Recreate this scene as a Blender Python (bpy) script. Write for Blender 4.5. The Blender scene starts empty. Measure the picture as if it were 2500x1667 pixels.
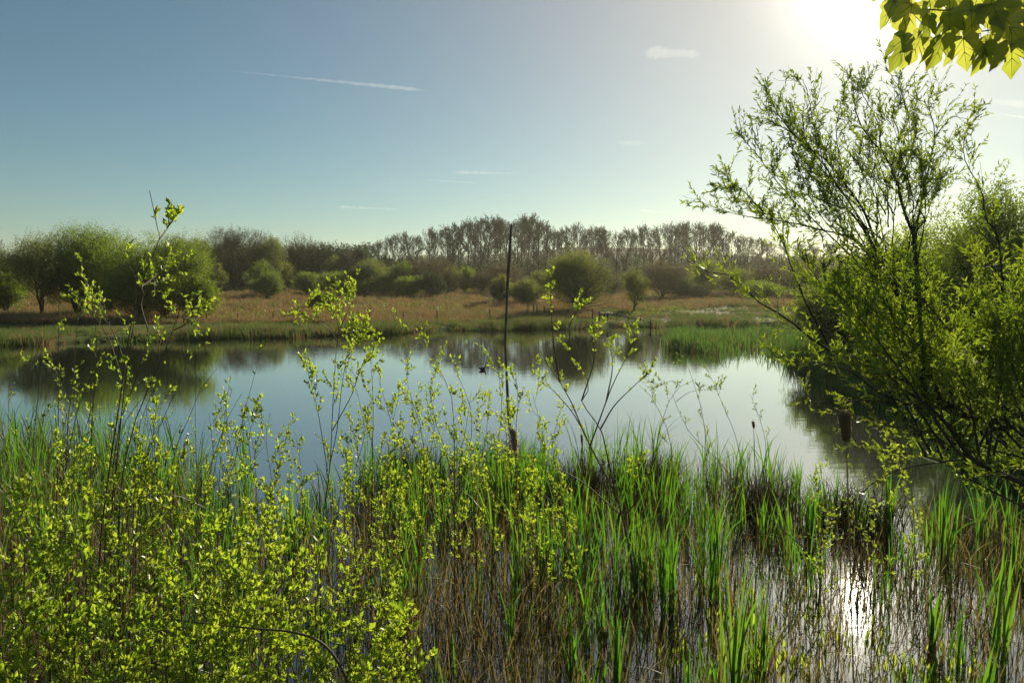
import bpy, math, numpy as np
from mathutils import Vector

scene = bpy.context.scene
COL = scene.collection
R = math.radians

# ------------------------------------------------------------------ camera
FPX, HZ, CAMH = 1667.0, 690.0, 3.8           # focal length in photo pixels, horizon row, eye height
PITCH = math.atan((833.5 - HZ) / FPX)
cam = bpy.data.cameras.new("camera")
cam.sensor_width = 36.0
cam.lens = 36.0 * FPX / 2500.0
cam.clip_start, cam.clip_end = 0.05, 30000.0
cam.dof.use_dof = True
cam.dof.focus_distance = 9.0
cam.dof.aperture_fstop = 16.0
camo = bpy.data.objects.new("camera", cam)
COL.objects.link(camo)
camo.location = (0, 0, CAMH)
camo.rotation_euler = (math.pi / 2 - PITCH, 0, 0)
scene.camera = camo

# ------------------------------------------------------------------ sun, sky, exposure
SUN_EL, SUN_AZ = R(23.0), R(27.7)            # azimuth from +Y towards +X
SDIR = Vector((math.sin(SUN_AZ) * math.cos(SUN_EL), math.cos(SUN_AZ) * math.cos(SUN_EL), math.sin(SUN_EL)))
sun = bpy.data.lights.new("sun", 'SUN')
sun.energy, sun.angle, sun.color = 5.0, R(0.53), (1.0, 0.90, 0.70)
suno = bpy.data.objects.new("sun", sun)
COL.objects.link(suno)
suno.rotation_euler = SDIR.to_track_quat('Z', 'Y').to_euler()

world = bpy.data.worlds.new("World")
scene.world = world
world.use_nodes = True
wt = world.node_tree
wt.nodes.clear()
wout = wt.nodes.new("ShaderNodeOutputWorld")
bg = wt.nodes.new("ShaderNodeBackground")
sky = wt.nodes.new("ShaderNodeTexSky")
sky.sky_type = 'NISHITA'
sky.sun_disc = False
sky.sun_elevation, sky.sun_rotation = SUN_EL, SUN_AZ
sky.altitude, sky.air_density, sky.dust_density, sky.ozone_density = 0, 1.0, 0.1, 6.0
bg.inputs['Strength'].default_value = 0.050
wb = wt.nodes.new("ShaderNodeVectorMath"); wb.operation = 'MULTIPLY'      # white balance of the sky light
wb.inputs[1].default_value = (1.22, 1.16, 0.84)
wt.links.new(sky.outputs[0], wb.inputs[0])
wt.links.new(wb.outputs[0], bg.inputs['Color'])
# bright hazy aureole round the sun, in world directions
tc = wt.nodes.new("ShaderNodeTexCoord")
dot = wt.nodes.new("ShaderNodeVectorMath"); dot.operation = 'DOT_PRODUCT'
dot.inputs[1].default_value = SDIR
wt.links.new(tc.outputs['Generated'], dot.inputs[0])
mx = wt.nodes.new("ShaderNodeMath"); mx.operation = 'MAXIMUM'; mx.inputs[1].default_value = 0.0
wt.links.new(dot.outputs['Value'], mx.inputs[0])
acc = None
for power, amount, colr in ((230.0, .9, (1.0, 0.93, 0.78)), (30.0, .10, (1.0, 0.88, 0.62)), (8.0, 0.19, (1.0, 0.52, 0.12))):
    pw = wt.nodes.new("ShaderNodeMath"); pw.operation = 'POWER'; pw.inputs[1].default_value = power
    wt.links.new(mx.outputs[0], pw.inputs[0])
    ml = wt.nodes.new("ShaderNodeMath"); ml.operation = 'MULTIPLY'; ml.inputs[1].default_value = amount
    wt.links.new(pw.outputs[0], ml.inputs[0])
    b2 = wt.nodes.new("ShaderNodeBackground"); b2.inputs['Color'].default_value = (*colr, 1)
    wt.links.new(ml.outputs[0], b2.inputs['Strength'])
    ad = wt.nodes.new("ShaderNodeAddShader")
    wt.links.new((acc or bg).outputs[0], ad.inputs[0]); wt.links.new(b2.outputs[0], ad.inputs[1])
    acc = ad
wt.links.new(acc.outputs[0], wout.inputs['Surface'])

vs = scene.view_settings
vs.view_transform, vs.look, vs.exposure, vs.gamma = 'Standard', 'None', 0.70, 1.0
cy = scene.cycles
cy.max_bounces, cy.diffuse_bounces, cy.glossy_bounces, cy.transmission_bounces, cy.transparent_max_bounces = 7, 3, 3, 4, 8
cy.volume_bounces = 0
cy.sample_clamp_indirect = 4.0
cy.sample_clamp_direct = 5.0
cy.caustics_reflective = cy.caustics_refractive = False
cy.use_denoising = True

# ------------------------------------------------------------------ helpers
def nz(v):
    return v / np.maximum(np.linalg.norm(v, axis=-1, keepdims=True), 1e-9)

def ray(px, py):
    u, x = (833.5 - py) / FPX, (px - 1250.0) / FPX
    c, s = math.cos(PITCH), math.sin(PITCH)
    return np.array([x, c + u * s, -s + u * c])

def at(px, py, Y):
    d = ray(px, py)
    return np.array([0, 0, CAMH]) + d * (Y / d[1])

def on(px, py, z=0.0):
    d = ray(px, py)
    return np.array([0, 0, CAMH]) + d * ((z - CAMH) / d[2])

class MB:
    """Collects vertices and faces, then links them as ONE mesh object."""
    def __init__(s):
        s.v, s.q, s.t, s.n, s.qm, s.tm = [], [], [], 0, [], []
    def add(s, v, q=None, t=None, m=0):
        v = np.asarray(v, float).reshape(-1, 3)
        if q is not None and len(q):
            q = np.asarray(q, int).reshape(-1, 4); s.q.append(q + s.n); s.qm.append(np.full(len(q), m))
        if t is not None and len(t):
            t = np.asarray(t, int).reshape(-1, 3); s.t.append(t + s.n); s.tm.append(np.full(len(t), m))
        s.v.append(v); s.n += len(v)
    def build(s, name, mats, parent=None, smooth=True):
        v = np.concatenate(s.v)
        if parent is not None:
            v = v - np.array(parent.location)
        q = np.concatenate(s.q) if s.q else np.zeros((0, 4), int)
        t = np.concatenate(s.t) if s.t else np.zeros((0, 3), int)
        mi = np.concatenate(s.qm + s.tm)
        me = bpy.data.meshes.new(name)
        me.vertices.add(len(v)); me.vertices.foreach_set('co', v.astype(np.float32).ravel())
        me.loops.add(q.size + t.size)
        me.loops.foreach_set('vertex_index', np.concatenate([q.ravel(), t.ravel()]).astype(np.int32))
        tot = np.concatenate([np.full(len(q), 4), np.full(len(t), 3)]).astype(np.int32)
        me.polygons.add(len(tot))
        me.polygons.foreach_set('loop_start', (np.cumsum(tot) - tot).astype(np.int32))
        me.polygons.foreach_set('loop_total', tot)
        me.polygons.foreach_set('material_index', mi.astype(np.int32))
        me.polygons.foreach_set('use_smooth', np.full(len(tot), smooth))
        for m in (mats if isinstance(mats, (list, tuple)) else [mats]):
            me.materials.append(m)
        me.update(calc_edges=True)
        o = bpy.data.objects.new(name, me)
        COL.objects.link(o)
        if parent is not None:
            o.parent = parent
        return o

def tag(o, label=None, cat=None, group=None, kind=None):
    for k, x in (('label', label), ('category', cat), ('group', group), ('kind', kind)):
        if x: o[k] = x
    return o

def thing(name, loc, label, cat, group=None):
    o = bpy.data.objects.new(name, None)
    o.empty_display_size = 0.3
    COL.objects.link(o)
    o.location = tuple(float(x) for x in loc)
    return tag(o, label, cat, group)

def dup(root, loc, rz=0.0, sc=(1, 1, 1), label=None):
    r = root.copy(); COL.objects.link(r)
    r.location = tuple(float(x) for x in loc); r.rotation_euler = (0, 0, rz); r.scale = sc
    if label: r['label'] = label
    for ch in root.children:
        c = ch.copy(); COL.objects.link(c); c.parent = r
    return r

def spline(pts, n):
    """Catmull-Rom through pts, resampled to n points."""
    p = np.asarray(pts, float)
    if len(p) == 2:
        return p[0] + (p[1] - p[0]) * np.linspace(0, 1, n)[:, None]
    e = np.vstack([2 * p[0] - p[1], p, 2 * p[-1] - p[-2]])
    d = np.concatenate([[0], np.cumsum(np.linalg.norm(np.diff(p, axis=0), axis=1))])
    out = []
    for x in np.linspace(0, d[-1], n):
        i = min(max(np.searchsorted(d, x) - 1, 0), len(p) - 2)
        u = (x - d[i]) / max(d[i + 1] - d[i], 1e-9)
        a, b, c, f = e[i], e[i + 1], e[i + 2], e[i + 3]
        out.append(.5 * (2 * b + (c - a) * u + (2 * a - 5 * b + 4 * c - f) * u * u + (3 * b - a - 3 * c + f) * u ** 3))
    return np.array(out)

def tubes(mb, P, Rd, n=5, m=0):
    P = np.asarray(P, float); Rd = np.asarray(Rd, float)
    if P.ndim == 2: P, Rd = P[None], Rd[None]
    M, N = P.shape[:2]
    T = nz(np.gradient(P, axis=1))
    mean = nz(P[:, -1] - P[:, 0])
    ref = np.where(np.abs(mean[:, 2:3]) < 0.8, np.array([[0, 0, 1.0]]), np.array([[0.9, 0.43, 0]]))
    S = nz(np.cross(T, ref[:, None, :])); U = np.cross(S, T)
    a = np.linspace(0, 2 * math.pi, n, endpoint=False)
    V = P[:, :, None] + Rd[:, :, None, None] * (S[:, :, None] * np.cos(a)[:, None] + U[:, :, None] * np.sin(a)[:, None])
    idx = np.arange(M * N * n).reshape(M, N, n)
    A = idx[:, :-1]; B = idx[:, 1:]
    q = np.stack([A, B, np.roll(B, -1, 2), np.roll(A, -1, 2)], -1)
    mb.add(V, q=q, m=m)

def sample(P, Rd, idx, t):
    N = P.shape[1]
    x = t * (N - 1); i = np.minimum(x.astype(int), N - 2); u = (x - i)[:, None]
    a, b = P[idx, i], P[idx, i + 1]
    r = Rd[idx, i] * (1 - u[:, 0]) + Rd[idx, i + 1] * u[:, 0]
    return a * (1 - u) + b * u, nz(b - a), r

def grow(rng, P, Rd, k, t0, t1, ang, length, up=0.3, wig=0.12, n=5, rr=0.6, lenf=None, rel=False, rmin=0.0, tip=0.3):
    """k children on every parent polyline; returns their polylines and radii."""
    M = P.shape[0]
    idx = np.repeat(np.arange(M), k)
    s = (np.tile(np.arange(k), M) + rng.random(M * k)) / k
    t = t0 + (t1 - t0) * s
    p, T, r = sample(P, Rd, idx, t)
    v = rng.normal(size=p.shape); v -= T * (v * T).sum(1, keepdims=True); v = nz(v)
    a = np.radians(ang[0] + (ang[1] - ang[0]) * rng.random(len(idx)))[:, None]
    d = T * np.cos(a) + v * np.sin(a)
    L = length * (0.65 + 0.7 * rng.random(len(idx)))
    if rel:
        L = L * np.linalg.norm(np.diff(P, axis=1), axis=2).sum(1)[idx]
    if lenf is not None: L = L * lenf(t)
    st = (L / (n - 1))[:, None]
    out = [p]
    for _ in range(n - 1):
        d = nz(d + np.array([0, 0, up / (n - 1)]) + wig * rng.normal(size=d.shape))
        p = p + d * st
        out.append(p)
    return np.stack(out, 1), np.maximum((r * rr)[:, None] * np.linspace(1, tip, n)[None], rmin)

TPL_FOLD = (np.array([[0, 0, 0], [-.5, .5, .14], [0, 1, -.06], [.5, .5, .14]]), None, [[0, 2, 1], [0, 3, 2]])
TPL_QUAD = (np.array([[0, 0, 0], [-.5, .45, .05], [0, 1, -.05], [.5, .55, .08]]), [[0, 3, 2, 1]], None)
TPL_LANCE = (np.array([[0, 0, 0], [-.42, .3, .10], [0, .3, -.02], [.42, .3, .10], [-.4, .65, .02], [0, .65, -.10], [.4, .65, .02], [0, 1, -.22]]),
             [[1, 2, 5, 4], [2, 3, 6, 5]], [[0, 2, 1], [0, 3, 2], [4, 5, 7], [5, 6, 7]])

def cards(mb, pos, dr, nor, L, W, tpl, m=0):
    V, q, t = tpl
    dr = nz(dr); S = nz(np.cross(dr, nor)); Nn = np.cross(S, dr)
    L = np.asarray(L)[:, None, None]; W = np.asarray(W)[:, None, None]
    P = pos[:, None] + L * V[None, :, 1:2] * dr[:, None] + W * V[None, :, 0:1] * S[:, None] + L * V[None, :, 2:3] * Nn[:, None]
    off = (np.arange(len(pos)) * len(V))[:, None, None]
    mb.add(P, q=None if q is None else (np.array(q)[None] + off).reshape(-1, 4),
           t=None if t is None else (np.array(t)[None] + off).reshape(-1, 3), m=m)

def leaves_on(rng, mb, P, Rd, per, t0, t1, L, W, tpl, spread=(30, 75), up=0.3, jit=0.0, m=0, rosette=1):
    """per leaf stations on every twig, `rosette` leaves at each station."""
    M = P.shape[0]
    idx = np.repeat(np.arange(M), per)
    t = np.clip(t0 + (t1 - t0) * (np.tile(np.arange(per), M) + rng.random(M * per)) / per, 0, 1)
    idx = np.repeat(idx, rosette); t = np.repeat(t, rosette)
    p, T, r = sample(P, Rd, idx, t)
    v = rng.normal(size=p.shape); v -= T * (v * T).sum(1, keepdims=True); v = nz(v)
    a = np.radians(spread[0] + (spread[1] - spread[0]) * rng.random(len(idx)))[:, None]
    d = nz(T * np.cos(a) + v * np.sin(a) + np.array([0, 0, up]))
    if jit: p = p + rng.normal(size=p.shape) * jit
    nor = nz(rng.normal(size=p.shape) * 0.8 + np.array([0, 0, 0.7]))
    k = 0.45 + 1.0 * rng.random(len(idx)) ** 1.3
    cards(mb, p, d, nor, L * k, W * k, tpl, m)

def blades(rng, mb, base, h, w, lean, ldir, bend=0.3, n=6, m=0, point=0.3, fold=0.25, twist=0.0):
    """Upright strap leaves: base[M,3], heights, widths, lean (fraction of height) along ldir."""
    M = len(base)
    s = np.linspace(0, 1, n)
    c = np.stack([np.cos(ldir), np.sin(ldir), np.zeros(M)], 1)
    off = (lean[:, None] * (0.45 * s + 0.55 * s ** (2.0)) + (bend * np.abs(rng.normal(size=M)))[:, None] * s ** 4) * h[:, None]
    up = s[None] * h[:, None] * np.sqrt(np.maximum(1 - (lean[:, None] * s) ** 2 * .6, .2)) 
    P = base[:, None] + c[:, None] * off[:, :, None] + np.array([0, 0, 1.0]) * up[:, :, None]
    fa = rng.random(M) * 2 * math.pi
    fa = fa[:, None] + twist * rng.normal(size=M)[:, None] * s
    S = np.stack([np.cos(fa), np.sin(fa), np.zeros_like(fa)], -1)
    F = np.stack([-np.sin(fa), np.cos(fa), np.zeros_like(fa)], -1)
    ww = w[:, None] * np.minimum(1, ((1 - s) / point + 0.02)) ** .8 * (0.75 + .25 * np.minimum(1, s / .15))
    Lf = P - S * ww[..., None] * .5 + F * ww[..., None] * fold
    Rt = P + S * ww[..., None] * .5 + F * ww[..., None] * fold
    V = np.stack([Lf, P, Rt], 2)
    idx = np.arange(M * n * 3).reshape(M, n, 3)
    q = np.concatenate([np.stack([idx[:, :-1, i], idx[:, :-1, i + 1], idx[:, 1:, i + 1], idx[:, 1:, i]], -1).reshape(-1, 4) for i in (0, 1)])
    mb.add(V, q=q, m=m)

def spikes(rng, mb, base, h, w, lean, m=0):
    """One thin triangle per blade, for grass far off."""
    M = len(base)
    a = rng.random(M) * 2 * math.pi; b = rng.random(M) * 2 * math.pi
    S = np.stack([np.cos(a), np.sin(a) * .4, np.zeros(M)], 1) * w[:, None] * .5
    tip = base + np.stack([np.cos(b) * lean * h, np.sin(b) * lean * h, h], 1)
    mb.add(np.stack([base - S, base + S, tip], 1), t=np.arange(M * 3).reshape(M, 3), m=m)

# ------------------------------------------------------------------ materials
def mat_new(name):
    m = bpy.data.materials.new(name); m.use_nodes = True
    nt = m.node_tree; nt.nodes.clear()
    return m, nt, nt.nodes.new("ShaderNodeOutputMaterial")

def ramp(nt, cols, fac):
    r = nt.nodes.new("ShaderNodeValToRGB")
    e = r.color_ramp.elements
    while len(e) < len(cols): e.new(0.5)
    for i, c in enumerate(cols):
        e[i].position = i / max(len(cols) - 1, 1); e[i].color = (*c, 1)
    nt.links.new(fac, r.inputs[0])
    return r.outputs[0]

def leaf_mat(name, diff, trans, tmix=0.5, gloss=0.08, rough=0.4, patch=1.1):
    """diff/trans: lists of colours, each leaf takes one by its own random number (real leaf-to-leaf variety)."""
    m, nt, out = mat_new(name)
    g = nt.nodes.new("ShaderNodeNewGeometry")
    nn = nt.nodes.new("ShaderNodeTexNoise"); nn.inputs['Scale'].default_value = patch; nn.inputs['Detail'].default_value = 2
    nt.links.new(g.outputs['Position'], nn.inputs['Vector'])
    mm_ = nt.nodes.new("ShaderNodeMath"); mm_.operation = 'MULTIPLY_ADD'; mm_.inputs[1].default_value = 1.5; mm_.inputs[2].default_value = -.5
    nt.links.new(nn.outputs['Fac'], mm_.inputs[0])
    ad_ = nt.nodes.new("ShaderNodeMath"); ad_.operation = 'MULTIPLY_ADD'; ad_.inputs[1].default_value = .65; ad_.use_clamp = True
    nt.links.new(g.outputs['Random Per Island'], ad_.inputs[0]); nt.links.new(mm_.outputs[0], ad_.inputs[2])
    rnd = ad_.outputs[0]
    d = nt.nodes.new("ShaderNodeBsdfDiffuse"); t = nt.nodes.new("ShaderNodeBsdfTranslucent")
    nt.links.new(ramp(nt, diff, rnd), d.inputs[0]); nt.links.new(ramp(nt, trans, rnd), t.inputs[0])
    mix = nt.nodes.new("ShaderNodeMixShader"); mix.inputs[0].default_value = tmix
    nt.links.new(d.outputs[0], mix.inputs[1]); nt.links.new(t.outputs[0], mix.inputs[2])
    gl = nt.nodes.new("ShaderNodeBsdfGlossy"); gl.inputs['Roughness'].default_value = rough
    gl.inputs[0].default_value = (1, 1, 1, 1)
    m2 = nt.nodes.new("ShaderNodeMixShader"); m2.inputs[0].default_value = gloss
    nt.links.new(mix.outputs[0], m2.inputs[1]); nt.links.new(gl.outputs[0], m2.inputs[2])
    nt.links.new(m2.outputs[0], out.inputs[0])
    return m

def noise_mat(name, cols, scale, rough=0.9, detail=5, stretch=(1, 1, 1), bump=0.0, coord='Object', spec=0.2):
    m, nt, out = mat_new(name)
    tcn = nt.nodes.new("ShaderNodeTexCoord"); mp = nt.nodes.new("ShaderNodeMapping")
    mp.inputs['Scale'].default_value = stretch
    nt.links.new(tcn.outputs[coord], mp.inputs[0])
    n = nt.nodes.new("ShaderNodeTexNoise"); n.inputs['Scale'].default_value = scale; n.inputs['Detail'].default_value = detail
    nt.links.new(mp.outputs[0], n.inputs['Vector'])
    p = nt.nodes.new("ShaderNodeBsdfPrincipled"); p.inputs['Roughness'].default_value = rough
    p.inputs['Specular IOR Level'].default_value = spec
    nt.links.new(ramp(nt, cols, n.outputs['Fac']), p.inputs['Base Color'])
    if bump:
        b = nt.nodes.new("ShaderNodeBump"); b.inputs['Strength'].default_value = bump; b.inputs['Distance'].default_value = 0.02
        nt.links.new(n.outputs['Fac'], b.inputs['Height']); nt.links.new(b.outputs[0], p.inputs['Normal'])
    nt.links.new(p.outputs[0], out.inputs[0])
    return m

M = {}
M['sapling_leaf'] = leaf_mat('sapling_leaf', [(.12, .17, .012), (.17, .22, .014), (.22, .26, .03), (.14, .18, .014)],
                             [(.30, .50, .020), (.42, .60, .025), (.62, .72, .05), (.34, .52, .02)], .56, .05, .35)
M['willow_leaf'] = leaf_mat('willow_leaf', [(.06, .10, .020), (.09, .14, .025), (.12, .17, .03)],
                            [(.20, .33, .012), (.31, .45, .015), (.50, .60, .03)], .5, .05, .35)
M['maple_leaf'] = leaf_mat('maple_leaf', [(.07, .10, .02), (.11, .15, .025), (.14, .18, .03)], [(.26, .32, .03), (.48, .53, .05), (.60, .61, .09)], .58, .03, .5, 9.0)
M['vein'] = leaf_mat('leaf_vein', [(.10, .11, .02), (.14, .14, .03)], [(.22, .22, .04), (.26, .25, .05)], .4, .02, .5)
M['blade'] = leaf_mat('cattail_blade', [(.035, .080, .015), (.05, .11, .02), (.07, .13, .025)],
                      [(.07, .20, .010), (.11, .29, .014), (.21, .38, .02)], .5, .025, .35)
M['dead_reed'] = leaf_mat('dead_reed', [(.085, .064, .022), (.15, .112, .040), (.30, .24, .11), (.10, .072, .024)],
                          [(.15, .11, .026), (.25, .18, .045), (.38, .30, .11), (.17, .12, .03)], .33, .03, .4)
M['dark_reed'] = leaf_mat('dark_reed', [(.022, .017, .008), (.045, .032, .013), (.075, .055, .02)], [(.03, .025, .01), (.06, .045, .015)], .2, .02, .5)
M['bark'] = noise_mat('willow_bark', [(.018, .014, .010), (.05, .042, .03), (.09, .08, .055)], 30, .85, stretch=(1, 1, .3), bump=.3)
M['twig'] = noise_mat('young_twig', [(.05, .035, .018), (.085, .065, .03), (.12, .10, .05)], 25, .6)
M['tree_bark'] = noise_mat('tree_bark', [(.030, .027, .017), (.062, .056, .036)], 6, .9)
M['far_twig'] = noise_mat('far_twigs', [(.055, .048, .026), (.10, .085, .045)], 3, .9)
M['old_wood'] = noise_mat('weathered_wood', [(.05, .042, .032), (.12, .10, .075), (.20, .17, .13)], 9, .85, stretch=(1, 1, .15), bump=.4)
M['pole_wood'] = noise_mat('wet_dark_wood', [(.012, .011, .009), (.035, .03, .022), (.07, .06, .045)], 7, .8, stretch=(1, 1, .12), bump=.5)
def crown(name, a, b, ta, tb, tm=.4):
    mid = tuple((x + y) / 2 for x, y in zip(a, b)); tmid = tuple((x + y) / 2 for x, y in zip(ta, tb))
    M[name] = leaf_mat(name, [a, mid, b], [ta, tmid, tb], tm, .03, .5)
crown('crown_fresh', (.07, .11, .015), (.14, .19, .03), (.18, .28, .02), (.32, .42, .05))
crown('crown_green', (.045, .075, .008), (.11, .145, .018), (.16, .26, .010), (.34, .44, .025), .5)
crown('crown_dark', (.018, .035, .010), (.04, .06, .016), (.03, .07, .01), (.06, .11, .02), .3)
crown('crown_brown', (.07, .055, .030), (.13, .10, .05), (.12, .09, .04), (.20, .16, .07))
crown('crown_olive', (.06, .08, .018), (.12, .13, .035), (.16, .20, .02), (.28, .32, .05), .5)
crown('bud_haze', (.050, .050, .024), (.095, .092, .040), (.08, .08, .03), (.15, .148, .052), .3)
crown('rush_brown', (.10, .066, .026), (.26, .172, .078), (.18, .115, .042), (.34, .235, .10), .35)
crown('bank_grass', (.04, .062, .018), (.10, .12, .04), (.07, .12, .02), (.15, .20, .05), .4)
crown('island_reed', (.035, .065, .014), (.07, .11, .025), (.07, .16, .02), (.14, .25, .04), .45)

# ground: rough pasture, brown where the rushes stand, dark mud under water level
m, nt, out = mat_new('pasture'); M['ground'] = m
geo = nt.nodes.new("ShaderNodeNewGeometry")
n1 = nt.nodes.new("ShaderNodeTexNoise"); n1.inputs['Scale'].default_value = .12; n1.inputs['Detail'].default_value = 8
n2 = nt.nodes.new("ShaderNodeTexNoise"); n2.inputs['Scale'].default_value = 2.2; n2.inputs['Detail'].default_value = 6
for n in (n1, n2): nt.links.new(geo.outputs['Position'], n.inputs['Vector'])
c1 = ramp(nt, [(.035, .032, .012), (.06, .046, .02), (.09, .066, .03), (.05, .055, .02)], n2.outputs['Fac'])
c2 = ramp(nt, [(.045, .06, .018), (.09, .11, .03), (.06, .07, .02)], n2.outputs['Fac'])
mixc = nt.nodes.new("ShaderNodeMix"); mixc.data_type = 'RGBA'
rmp = ramp(nt, [(0, 0, 0), (0, 0, 0), (1, 1, 1), (1, 1, 1)], n1.outputs['Fac'])
nt.links.new(rmp, mixc.inputs['Factor']); nt.links.new(c1, mixc.inputs[6]); nt.links.new(c2, mixc.inputs[7])
p = nt.nodes.new("ShaderNodeBsdfPrincipled"); p.inputs['Roughness'].default_value = .95; p.inputs['Specular IOR Level'].default_value = .1
nt.links.new(mixc.outputs[2], p.inputs['Base Color']); nt.links.new(p.outputs[0], out.inputs[0])

# water: murky, strongly mirroring at a low angle, faint ripples in bands
m, nt, out = mat_new('pond_water'); M['water'] = m
geo = nt.nodes.new("ShaderNodeNewGeometry")
mp = nt.nodes.new("ShaderNodeMapping"); mp.inputs['Scale'].default_value = (.14, 1.0, 1.0)
nt.links.new(geo.outputs['Position'], mp.inputs[0])
w1 = nt.nodes.new("ShaderNodeTexNoise"); w1.inputs['Scale'].default_value = 4.5; w1.inputs['Detail'].default_value = 2
w2 = nt.nodes.new("ShaderNodeTexNoise"); w2.inputs['Scale'].default_value = .10; w2.inputs['Detail'].default_value = 2
w3 = nt.nodes.new("ShaderNodeTexNoise"); w3.inputs['Scale'].default_value = 38; w3.inputs['Detail'].default_value = 2
for n in (w1, w2): nt.links.new(mp.outputs[0], n.inputs['Vector'])
nt.links.new(geo.outputs['Position'], w3.inputs['Vector'])
band = ramp(nt, [(.12, .12, .12), (.12, .12, .12), (.6, .6, .6), (1, 1, 1)], w2.outputs['Fac'])
b1 = nt.nodes.new("ShaderNodeBump"); b1.inputs['Distance'].default_value = .0042
nt.links.new(band, b1.inputs['Strength']); nt.links.new(w1.outputs['Fac'], b1.inputs['Height'])
b2 = nt.nodes.new("ShaderNodeBump"); b2.inputs['Distance'].default_value = .0008; b2.inputs['Strength'].default_value = .12
nt.links.new(w3.outputs['Fac'], b2.inputs['Height']); nt.links.new(b1.outputs[0], b2.inputs['Normal'])
df = nt.nodes.new("ShaderNodeBsdfDiffuse"); df.inputs[0].default_value = (.022, .026, .020, 1)
gl = nt.nodes.new("ShaderNodeBsdfGlossy"); gl.inputs['Roughness'].default_value = .024; gl.inputs[0].default_value = (.97, 1, .96, 1)
nt.links.new(b2.outputs[0], gl.inputs['Normal'])
gl2 = nt.nodes.new("ShaderNodeBsdfGlossy"); gl2.inputs['Roughness'].default_value = .17; gl2.inputs[0].default_value = (1, .97, .88, 1)   # finest ripples spread a little of the light
glm = nt.nodes.new("ShaderNodeMixShader"); glm.inputs[0].default_value = .0006
nt.links.new(gl.outputs[0], glm.inputs[1]); nt.links.new(gl2.outputs[0], glm.inputs[2])
mxs = nt.nodes.new("ShaderNodeMixShader")
lw = nt.nodes.new("ShaderNodeLayerWeight"); lw.inputs['Blend'].default_value = .5
pw = nt.nodes.new("ShaderNodeMath"); pw.operation = 'POWER'; pw.inputs[1].default_value = 1.9
ma = nt.nodes.new("ShaderNodeMath"); ma.operation = 'MULTIPLY_ADD'; ma.inputs[1].default_value = .91; ma.inputs[2].default_value = .07
nt.links.new(lw.outputs['Facing'], pw.inputs[0]); nt.links.new(pw.outputs[0], ma.inputs[0])
nt.links.new(ma.outputs[0], mxs.inputs[0]); nt.links.new(df.outputs[0], mxs.inputs[1]); nt.links.new(glm.outputs[0], mxs.inputs[2])
nt.links.new(mxs.outputs[0], out.inputs[0])

# ------------------------------------------------------------------ terrain, water, hill
def far_shore(X):
    X = np.asarray(X, float)
    return np.interp(X, [-400, -60, -30.8, -20.8, -13, -5.2, 3, 12.2, 22.5, 40, 400], [36, 38, 41, 46, 48.4, 53.7, 56, 59.5, 60, 56, 50]) \
        + .5 * np.sin(X * .9) + .35 * np.sin(X * 2.3 + 1)
def right_shore(Y):
    return np.interp(Y, [0, 3, 6, 10, 17, 21.5, 29, 36, 44, 50, 90], [3.5, 4.6, 6.6, 9.2, 12.2, 12.9, 13.8, 15.5, 22, 34, 60])
def ground_z(X, Y):
    X = np.asarray(X, float); Y = np.asarray(Y, float)
    d = np.maximum.reduce([Y - far_shore(X), (X - right_shore(Y)) * .8, 3.4 - Y, -75 - X])
    s = np.clip((d + .7) / 1.6, 0, 1); s = s * s * (3 - 2 * s)
    z = -.45 + .75 * s
    z = z + np.clip(Y - 60, 0, 100) * .026 + np.clip(Y - 160, 0, 1e5) * .006
    bumps = .10 * np.sin(X * .7 + Y * .31) * np.sin(Y * .53 - X * .2) + .07 * np.sin(X * 1.9 + 2) * np.sin(Y * 1.3)
    return z + bumps * np.clip((Y - 62) / 10, 0, 1)

xs = np.concatenate([np.linspace(-1290, -130, 10), np.linspace(-120, -40, 40), np.linspace(-39, 60, 220), np.linspace(62, 130, 40), np.linspace(140, 1290, 10)])
ys = np.concatenate([np.linspace(-55, -20, 4), np.linspace(-10, 36, 80), np.linspace(36.4, 66, 110), np.linspace(67, 200, 110), np.linspace(210, 990, 16)])
gx, gy = np.meshgrid(xs, ys)
mb = MB()
idx = np.arange(gx.size).reshape(gx.shape)
mb.add(np.stack([gx, gy, ground_z(gx, gy)], -1), q=np.stack([idx[:-1, :-1], idx[:-1, 1:], idx[1:, 1:], idx[1:, :-1]], -1))
tag(mb.build('ground', M['ground']), kind='structure')
mb = MB()
mb.add([[-78, 1, 0], [62, 1, 0], [62, 66, 0], [-78, 66, 0]], q=[[0, 1, 2, 3]])
tag(mb.build('pond_water', M['water']), kind='structure')

rng = np.random.default_rng(5)
M['hill'] = noise_mat('wooded_hill', [(.015, .022, .010), (.03, .038, .018), (.05, .055, .028)], .03, 1.0, 8)
hx = np.linspace(-1250, 1250, 300); hy = np.linspace(420, 900, 60)
gx, gy = np.meshgrid(hx, hy)
prof = 15 + 6 * np.sin(gx * .006 + 1.2) + 4 * np.sin(gx * .017) + 6 * np.exp(-((gx - 60) / 240.) ** 2)
hz = 4 + prof * np.sin(np.clip((gy - 420) / 480, 0, 1) * math.pi) ** .7 + rng.normal(size=gx.shape) * 1.0
idx = np.arange(gx.size).reshape(gx.shape)
mb = MB(); mb.add(np.stack([gx, gy, hz], -1), q=np.stack([idx[:-1, :-1], idx[:-1, 1:], idx[1:, 1:], idx[1:, :-1]], -1))
tag(mb.build('hill', M['hill']), kind='structure')
mb = MB()
for _ in range(1):
    n = 34000
    x = rng.uniform(-900, 1100, n); y = rng.uniform(440, 690, n)
    base = np.stack([x, y, np.interp(y, [420, 660], [4, 21])], 1)
    p = base + rng.normal(size=(n, 3)) * [3, 3, 1.8] + [0, 0, 1]
    cards(mb, p, nz(rng.normal(size=(n, 3)) + [0, 0, .5]), rng.normal(size=(n, 3)), rng.uniform(3, 7, n), rng.uniform(2.5, 6, n), TPL_QUAD)
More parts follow.
